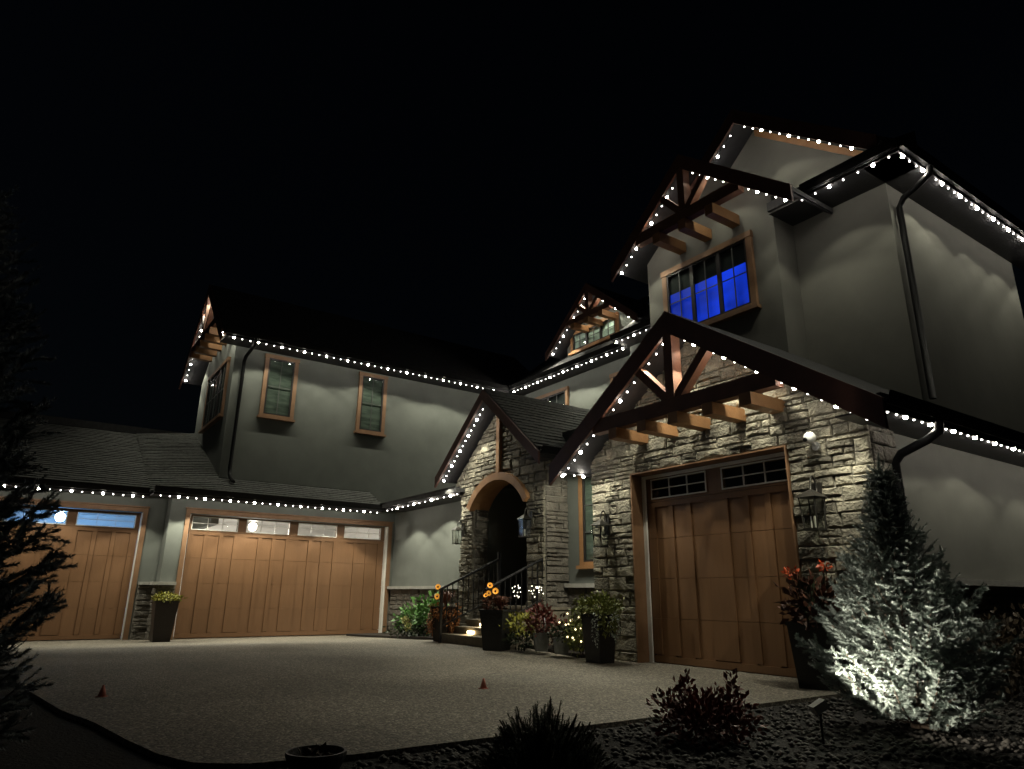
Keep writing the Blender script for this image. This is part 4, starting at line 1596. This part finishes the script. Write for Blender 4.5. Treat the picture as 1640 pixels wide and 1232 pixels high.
t = place('potted_canna', 'dark pot with orange canna flowers right of the stone garage door', 'planter', -4.55, 7.12, 0.3, GP_)
square_pot(t, 0.62, 0.17, 0.22, 'pot_black')
stems(t, 4, 9, (0, 0, 0.6), 0.26, 0.62, 0.009, 'leaf_dark')
g = random.Random(5)
m = MB()
for k in range(15):
    a = g.random() * 6.283 if k else 2.9
    z0 = 0.62 + 0.4 * g.random()
    ln = g.uniform(0.22, 0.36) if k else 0.42
    d = Vector((math.cos(a), math.sin(a), g.uniform(0.1, 0.9) if k else 0.05)).normalized()
    s = d.cross(Vector((0, 0, 1))).normalized() * ln * 0.2
    b0 = Vector((math.cos(a) * .05, math.sin(a) * .05, z0))
    m.add([b0, b0 + d * ln * .45 + s, b0 + d * ln + Vector((0, 0, -.05)), b0 + d * ln * .45 - s, b0 + d * ln * .5 + Vector((0, 0, -0.03))], [(0, 1, 4), (1, 2, 4), (2, 3, 4), (3, 0, 4)])
m.build('leaf', 'leaf_dark', t, world=False)
leaves(t, 'flower', 'canna_red', [leaf_cloud(31, 50, (-0.16, -0.06, 1.16), (0.06, 0.06, 0.05), 0.05, 0.3)])
leaves(t, 'flower', 'canna_red', [leaf_cloud(32, 40, (0.16, 0.08, 1.24), (0.05, 0.05, 0.04), 0.048, 0.3)])
leaves(t, 'foliage', 'leaf_bronze', [leaf_cloud(33, 420, (0.02, 0, 0.82), (0.3, 0.3, 0.28), 0.10, 0.4)])

# shrubs in the flower bed
t = place('flowering_shrub', 'bright green leafy shrub with cream flower heads right of the wide garage door', 'shrub', -14.5, 7.6, 0, 'shrubs in the entry bed', 0.05)
stems(t, 41, 14, (0, 0, 0), 0.45, 0.55)
leaves(t, 'foliage', 'leaf_green', [leaf_cloud(42, 480, (0.45, 0.0, 0.45), (0.42, 0.36, 0.38), 0.12, 0.3, 0.3), leaf_cloud(43, 320, (-0.5, 0.0, 0.32), (0.38, 0.3, 0.28), 0.11, 0.3, 0.3)])
leaves(t, 'flower_head', 'petal_cream', [leaf_cloud(44, 90, (0.05, -0.38, 0.34), (0.09, 0.07, 0.08), 0.04), leaf_cloud(45, 80, (0.2, -0.4, 0.22), (0.08, 0.07, 0.07), 0.04)])
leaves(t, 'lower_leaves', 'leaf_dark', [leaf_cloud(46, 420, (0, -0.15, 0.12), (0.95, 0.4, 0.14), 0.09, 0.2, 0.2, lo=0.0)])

t = place('yellow_shrub', 'small yellow green shrub with white fairy lights at its foot by the steps', 'shrub', -9.75, 7.0, 0, 'shrubs in the entry bed', 0.05)
stems(t, 51, 8, (0, 0, 0), 0.22, 0.35)
leaves(t, 'foliage', 'leaf_yellow', [leaf_cloud(52, 380, (0, 0, 0.36), (0.34, 0.28, 0.17), 0.07, 0.4, 0.4)])
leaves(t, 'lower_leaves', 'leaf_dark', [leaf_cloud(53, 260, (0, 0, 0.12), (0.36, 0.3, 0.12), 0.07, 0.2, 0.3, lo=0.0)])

t = place('metal_bucket', 'galvanised bucket holding a red leaved plant in the entry bed', 'planter', -9.2, 6.98, 0, 'galvanised buckets in the entry bed', 0.05)
MB().lathe([(0.10, 0), (0.135, 0.25), (0.142, 0.255), (0.142, 0.265), (0.125, 0.265), (0.11, 0.2)], 18).build('bucket', 'galvanised', t, world=False, smooth=False)
MB().tube([(0.13, 0, 0.25), (0.19, -0.1, 0.30), (0.30, -0.14, 0.40), (0.22, -0.1, 0.50)], 0.006, 6).build('handle', 'galvanised', t, world=False)
leaves(t, 'foliage', 'leaf_red', [leaf_cloud(55, 520, (0, 0, 0.45), (0.22, 0.2, 0.24), 0.065, 0.6, 0.3)])

t = place('metal_bucket', 'galvanised bucket with trailing green leaves beside the fairy light shrub', 'planter', -8.66, 6.95, 0, 'galvanised buckets in the entry bed', 0.05)
MB().lathe([(0.10, 0), (0.13, 0.22), (0.138, 0.225), (0.138, 0.235), (0.12, 0.235), (0.11, 0.2)], 18).build('bucket', 'galvanised', t, world=False)
MB().tube([(-0.13, 0, 0.22), (-0.08, -0.08, 0.12), (0.08, -0.10, 0.10), (0.13, 0, 0.22)], 0.006, 6).build('handle', 'galvanised', t, world=False)
leaves(t, 'foliage', 'leaf_dark', [leaf_cloud(57, 260, (0.02, 0, 0.30), (0.2, 0.18, 0.11), 0.06, 0.3)])

t = place('fairy_light_shrub', 'low shrub strung with warm fairy lights left of the black creeper pot', 'shrub', -8.38, 7.12, 0, 'shrubs in the entry bed', 0.05)
stems(t, 61, 8, (0, 0, 0), 0.25, 0.45)
leaves(t, 'foliage', 'leaf_lime', [leaf_cloud(62, 700, (0, 0, 0.28), (0.30, 0.26, 0.26), 0.055, 0.4, 0.3, lo=0.0)])
g = random.Random(63)
FB = uv_ball(0.013, 8, 4)
FB.materials.append(MATS['fairy_warm'])
for k in range(34):
    a, b = g.uniform(0, 6.283), g.uniform(-0.3, 1.2)
    o_ = link('fairy_light', FB, t, world=False)
    o_.location = (math.cos(a) * math.cos(b) * 0.36 + g.gauss(0, .03), math.sin(a) * math.cos(b) * 0.33 - 0.05, 0.27 + 0.33 * math.sin(b) + g.gauss(0, .03))

# dandelion shaped solar lights
FW = uv_ball(0.0075, 8, 4)
FW.materials.append(MATS['fairy_white'])
for (x, y, zt, nf, lab, sd_) in ((-9.85, 6.95, 0.92, 16, 'white dandelion shaped light on a stem beside the right railing', 71), (-9.42, 7.05, 0.95, 18, 'white dandelion shaped light in front of the right entry pier', 72)):
    t = place('dandelion_light', lab, 'garden light', x, y, 0, 'dandelion lights by the steps')
    MB().tube([(0, 0, 0), (0.01, 0, zt * .5), (0, 0, zt)], 0.006, 6).build('stem', 'black_metal', t, world=False)
    g = random.Random(sd_)
    m = MB()
    for k in range(nf):
        d = Vector((g.gauss(0, 1), g.gauss(0, 1), g.gauss(0, .8))).normalized() * g.uniform(0.06, 0.14)
        m.tube([(0, 0, zt), (d.x, d.y, zt + d.z)], 0.0018, 3, False)
        o_ = link('light_tip', FW, t, world=False)
        o_.location = (d.x, d.y, zt + d.z)
    m.build('ray', 'black_metal', t, world=False)

# scattered low plants behind
for i, (x, y, s, mt_, lab) in enumerate(((-13.6, 7.55, 0.30, 'leaf_brown', 'low brown plant behind the bronze grass pot'), (-9.5, 7.55, 0.34, 'leaf_bronze', 'dark bronze plant at the foot of the right entry pier'), (-9.0, 7.6, 0.3, 'leaf_dark', 'dark leafy plant under the slim window'))):
    t = place('bed_plant', lab, 'plant', x, y, 0, 'low plants in the entry bed', 0.05)
    stems(t, 80 + i, 6, (0, 0, 0), s * .6, s)
    leaves(t, 'foliage', mt_, [leaf_cloud(83 + i, 300, (0, 0, s * .7), (s, s * .8, s * .65), 0.08, 0.4, 0.3, lo=0.0)])


# --- conifers -------------------------------------------------------
def needle_shoots(P, D, Ln, seed, per=46, nl=0.020, wd=0.0022, lean=0.62):
    """needles round shoots that start at P, point along D, of length Ln; returns verts and tri faces"""
    g = np.random.default_rng(seed)
    n = len(P)
    idx = np.repeat(np.arange(n), per)
    t = np.tile((np.arange(per) + 0.5) / per, n) + g.normal(size=n * per) * 0.01
    d = D[idx]
    ref = g.normal(size=(n * per, 3))
    s = np.cross(d, ref)
    s /= np.linalg.norm(s, axis=1)[:, None] + 1e-9
    o_ = P[idx] + d * (t * Ln[idx])[:, None]
    dirn = s * (1 - 0.35 * lean) + d * lean
    dirn /= np.linalg.norm(dirn, axis=1)[:, None]
    k = np.cross(dirn, d)
    k /= np.linalg.norm(k, axis=1)[:, None] + 1e-9
    L = (nl * (0.75 + 0.5 * g.random(n * per)) * (1.05 - 0.35 * t ** 3))[:, None]
    v = np.stack([o_ - k * wd, o_ + k * wd, o_ + dirn * L], 1).reshape(-1, 3)
    return v, np.arange(3 * n * per).reshape(-1, 3)


def spruce(t_, h, rbase, seed, mat, rows=17, nl=0.020, wd=0.0024, per=44, prof=None, shoot=0.085, dens=1.0):
    g = random.Random(seed)
    m1 = MB()
    m1.tube([(0, 0, 0), (0.01, 0, h * .5), (0, 0, h * .97)], [0.045 * h / 2, 0.028 * h / 2, 0.006], 9)
    m1.build('trunk', 'bark', t_, world=False)
    P, D, Ln = [], [], []
    bm = MB()
    prof = prof or (lambda s: (1 - s) ** 0.8)
    for i in range(rows):
        s = 0.02 + 0.95 * (i / rows) ** 0.92
        z = h * s
        R_ = rbase * prof(s)
        nb = max(4, int((9 + 4 * (1 - s)) * dens))
        a0 = g.random() * 6.283
        for k in range(nb):
            a = a0 + 6.283 * k / nb + g.uniform(-0.22, 0.22)
            r_b = R_ * g.uniform(0.72, 1.08)
            rise = g.uniform(0.25, 0.6) + 0.45 * s
            base = Vector((0, 0, z + g.uniform(-0.03, 0.03)))
            dr = Vector((math.cos(a), math.sin(a), 0))
            pts = [base + dr * r_b * q + Vector((0, 0, r_b * (rise * q ** 1.4 - 0.10 * math.sin(q * 3.1)))) for q in (0, .35, .7, 1)]
            bm.tube(pts, [0.011, 0.008, 0.006, 0.003], 4, False)
            ns = max(3, int(r_b / 0.052))
            for q in range(ns):
                u = 0.22 + 0.78 * (q + 0.5) / ns
                seg = min(2, int(u * 3))
                f_ = u * 3 - seg
                p = pts[seg].lerp(pts[seg + 1], f_)
                for side in (-1, 1):
                    ln = shoot * g.uniform(0.7, 1.25) * (1.3 - 0.55 * u)
                    d = (dr * g.uniform(0.55, 0.95) + Vector((-dr.y, dr.x, 0)) * side * g.uniform(0.5, 1.0) + Vector((0, 0, g.uniform(-0.05, 0.6)))).normalized()
                    P.append(p); D.append(d); Ln.append(ln)
                    if r_b * u > 0.25 and g.random() < 0.7:      # second order shoots
                        q2 = p + d * ln * 0.8
                        d2 = (d + Vector((g.gauss(0, .6), g.gauss(0, .6), g.gauss(0.2, .4)))).normalized()
                        P.append(q2); D.append(d2); Ln.append(ln * 0.75)
                if g.random() < 0.45:
                    P.append(p); D.append((dr * .6 + Vector((0, 0, 1))).normalized()); Ln.append(shoot * 0.7)
            P.append(pts[3] - (pts[3] - pts[2]) * .3); D.append((pts[3] - pts[2]).normalized()); Ln.append(shoot * 1.25)
    # leader
    for q in range(9):
        P.append(Vector((0, 0, h * (0.80 + 0.022 * q)))); D.append(Vector((g.gauss(0, .12), g.gauss(0, .12), 1)).normalized()); Ln.append(shoot * 1.1)
    P.append(Vector((0, 0, h * 0.95))); D.append(Vector((0, 0, 1))); Ln.append(0.12)
    bm.build('branches', 'bark', t_, world=False)
    v, f = needle_shoots(np.array(P), np.array(D), np.array(Ln), seed, per, nl, wd)
    np_mesh('crown', v, f, mat, t_)
    return len(P)


t = place('blue_spruce', 'young blue spruce lit from below at the corner of the stone garage', 'tree', -2.845, 5.607, 0.4)
n_sp = spruce(t, 1.97, 0.71, 5, 'needle_blue', rows=22, nl=0.024, wd=0.0032, per=60, prof=lambda s: (0.86 + 1.2 * s if s < 0.12 else (1.0 * (1 - (s - 0.12) / 0.88) ** 1.45)), shoot=0.105)
t = place('dark_spruce', 'dark spruce at the left edge in front of the single garage door', 'tree', -4.35, -0.56, 1.1)
spruce(t, 3.05, 0.80, 9, 'needle_dark', rows=19, nl=0.028, wd=0.0034, per=80, prof=lambda s: (1.0 * (1 - s) ** 0.75), shoot=0.15)

# dwarf pine in the foreground: upright candles
t = place('evergreen_shrub', 'dense low evergreen shrub in the gravel at the near edge of the drive', 'shrub', -2.95, 2.25)
g = random.Random(91)
P, D, Ln = [], [], []
bm = MB()
for k in range(620):
    a, q = g.random() * 6.283, g.random() ** 0.55
    R_ = 0.30 * q * (1 + 0.12 * math.sin(3 * a))
    top_z = 0.34 * (1 - 0.62 * q * q) * (1 + 0.16 * math.sin(9 * q + 4 * a)) * g.uniform(0.85, 1.08)
    b0 = Vector((math.cos(a) * R_, math.sin(a) * R_, top_z - 0.09))
    d = Vector((math.cos(a) * q * .9 + g.gauss(0, .2), math.sin(a) * q * .9 + g.gauss(0, .2), 1)).normalized()
    P.append(b0); D.append(d); Ln.append(0.085)
    if k % 4 == 0:
        bm.tube([(0, 0, 0), b0 * .6, b0 + d * .1], [.01, .007, .003], 4, False)
bm.build('stem', 'bark', t, world=False)
v, f = needle_shoots(np.array(P), np.array(D), np.array(Ln), 92, 46, 0.024, 0.0018, 0.8)
np_mesh('crown', v, f, 'needle_green', t)

t = place('maroon_shrub', 'maroon leaved low shrub in the gravel beside the drive', 'shrub', -3.45, 4.02)
stems(t, 95, 22, (0, 0, 0), 0.26, 0.28, 0.003)
leaves(t, 'foliage', 'leaf_maroon', [leaf_cloud(96, 2200, (0, 0, 0.13), (0.36, 0.36, 0.16), 0.042, 0.5, 0.15), leaf_cloud(97, 60, (-0.12, -0.05, 0.30), (0.045, 0.045, 0.10), 0.045, 0.8, 0.1), leaf_cloud(98, 60, (0.16, 0.1, 0.30), (0.045, 0.045, 0.10), 0.045, 0.8, 0.1)])

# dark hedge shrubs against the side wall
for i, (x, y, s, lab) in enumerate(((-3.25, 8.3, 0.62, 'brown leafy shrub directly behind the lit blue spruce'), (-3.2, 9.6, 0.7, 'brown leafy shrub at the right edge under the low side eave'))):
    t = place('side_shrub', lab, 'shrub', x, y, 0, 'shrubs along the side wall')
    stems(t, 100 + i, 10, (0, 0, 0), s * .6, s)
    leaves(t, 'foliage', 'leaf_brown', [leaf_cloud(103 + i, 1100, (0, 0, s * .62), (s * .75, s * .95, s * .6), 0.075, 0.3, 0.3, lo=0.0)])

# ------------------------------------------------------------------ small things on the ground
t = place('planter_bowl', 'low round dark bowl planter with dry leaves at the near edge of the drive', 'planter', -3.80, 1.43)
MB().lathe([(0.085, 0.0), (0.12, 0.03), (0.148, 0.09), (0.155, 0.11), (0.155, 0.125), (0.14, 0.125), (0.13, 0.09)], 28).build('bowl', 'pot_black', t, world=False, smooth=False)
MB().lathe([(0.12, 0.06), (0.13, 0.088), (0.06, 0.098), (0.001, 0.10)], 20).build('soil', 'soil', t, world=False)
leaves(t, 'dry_leaves', 'leaf_brown', [leaf_cloud(111, 50, (0, 0, 0.105), (0.10, 0.10, 0.015), 0.045, 0.0, 0.1)])

for (x, y, lab, s, rz) in ((-6.3, 4.05, 'small red marker cone in the middle of the drive', 0.8, 0.3), (-7.55, 0.82, 'small dim red marker cone near the left edge of the drive', 0.8, 0.9)):
    t = place('marker_cone', lab, 'cone', x, y, rz, 'small red marker cones on the drive')
    MB().box(-0.046 * s, 0.046 * s, -0.046 * s, 0.046 * s, 0.0, 0.006).build('base', 'cone_red', t, world=False)
    MB().lathe([(0.043 * s, 0.008), (0.012 * s, 0.115 * s), (0.008 * s, 0.12 * s)], 14).build('cone', 'cone_red', t, world=False, smooth=True)

# spike spotlight shining up into the spruce
t = place('garden_spotlight', 'small grey spike spotlight shining into the blue spruce', 'garden light', -2.98, 4.62)
MB().tube([(0, 0, -0.03), (0, 0, 0.12), (0.005, 0.0, 0.17)], 0.008, 6).build('spike', 'black_metal', t, world=False)
ax = Vector((0.46, 0.74, 0.50)).normalized()
c0 = Vector((0.0, 0.0, 0.20))
m = MB()
u_ = ax.cross(Vector((0, 0, 1))).normalized()
v_ = u_.cross(ax)
vs = []
for q in (-0.055, 0.045):
    for (i, j) in ((-1, -1), (1, -1), (1, 1), (-1, 1)):
        vs.append(c0 + ax * q + u_ * i * 0.04 + v_ * j * 0.028)
m.add(vs, [(0, 1, 2, 3), (7, 6, 5, 4), (0, 4, 5, 1), (1, 5, 6, 2), (2, 6, 7, 3), (3, 7, 4, 0)])
m.build('head', 'grey_plastic', t, world=False)
m = MB()
m.add([c0 + ax * 0.047 + u_ * i * 0.033 + v_ * j * 0.022 for (i, j) in ((-1, -1), (1, -1), (1, 1), (-1, 1))], [(0, 1, 2, 3)])
m.build('lens', 'spot_lens', t, world=False)
ld = bpy.data.lights.new('spruce_light', 'SPOT')
ld.energy = 150
ld.color = (1.0, 0.91, 0.74)
ld.spot_size = math.radians(108)
ld.spot_blend = 0.9
ld.shadow_soft_size = 0.03
lo = bpy.data.objects.new('spruce_light', ld)
col.objects.link(lo)
lo.parent = t
lo.location = c0 + ax * 0.07
lo.rotation_euler = ax.to_track_quat('-Z', 'Y').to_euler()

# river rock over the near bed
g = np.random.default_rng(121)
n = 9000
px = g.uniform(-4.15, 1.0, n)
py = g.uniform(0.8, 8.0, n)
keep = (px > -4.13) & ((px ** 2 + py ** 2) > 1.2) & (px + 4.2 < 1.1 + 0.34 * py)
px, py = px[keep], py[keep]
n = len(px)
base = np.array([(1, 0, 0), (0, 1, 0), (-1, 0, 0), (0, -1, 0), (0, 0, 1), (0, 0, -1), (.6, .6, .55), (-.6, -.6, .55)], float)[:6]
tri = np.array([(0, 1, 4), (1, 2, 4), (2, 3, 4), (3, 0, 4), (1, 0, 5), (2, 1, 5), (3, 2, 5), (0, 3, 5)])
sz = g.uniform(0.012, 0.032, n)
ang = g.random(n) * 6.283
V = np.empty((n, 6, 3))
for k in range(6):
    b = base[k] * (1 + 0.35 * g.normal(size=(n, 3)) * 0.6)
    x_, y_ = b[:, 0] * sz * 1.25, b[:, 1] * sz
    V[:, k, 0] = px + x_ * np.cos(ang) - y_ * np.sin(ang)
    V[:, k, 1] = py + x_ * np.sin(ang) + y_ * np.cos(ang)
    V[:, k, 2] = -0.03 + sz * 0.35 + b[:, 2] * sz * 0.6
Fc = (tri[None] + 6 * np.arange(n)[:, None, None]).reshape(-1, 3)
o = np_mesh('river_rock', V.reshape(-1, 3), Fc, 'rock', None, kind='stuff')
tag(o, 'dark river rock covering the bed beside the drive', 'gravel')
print('stones', len(cand), 'shoots', n_sp, 'objects', len(bpy.data.objects))
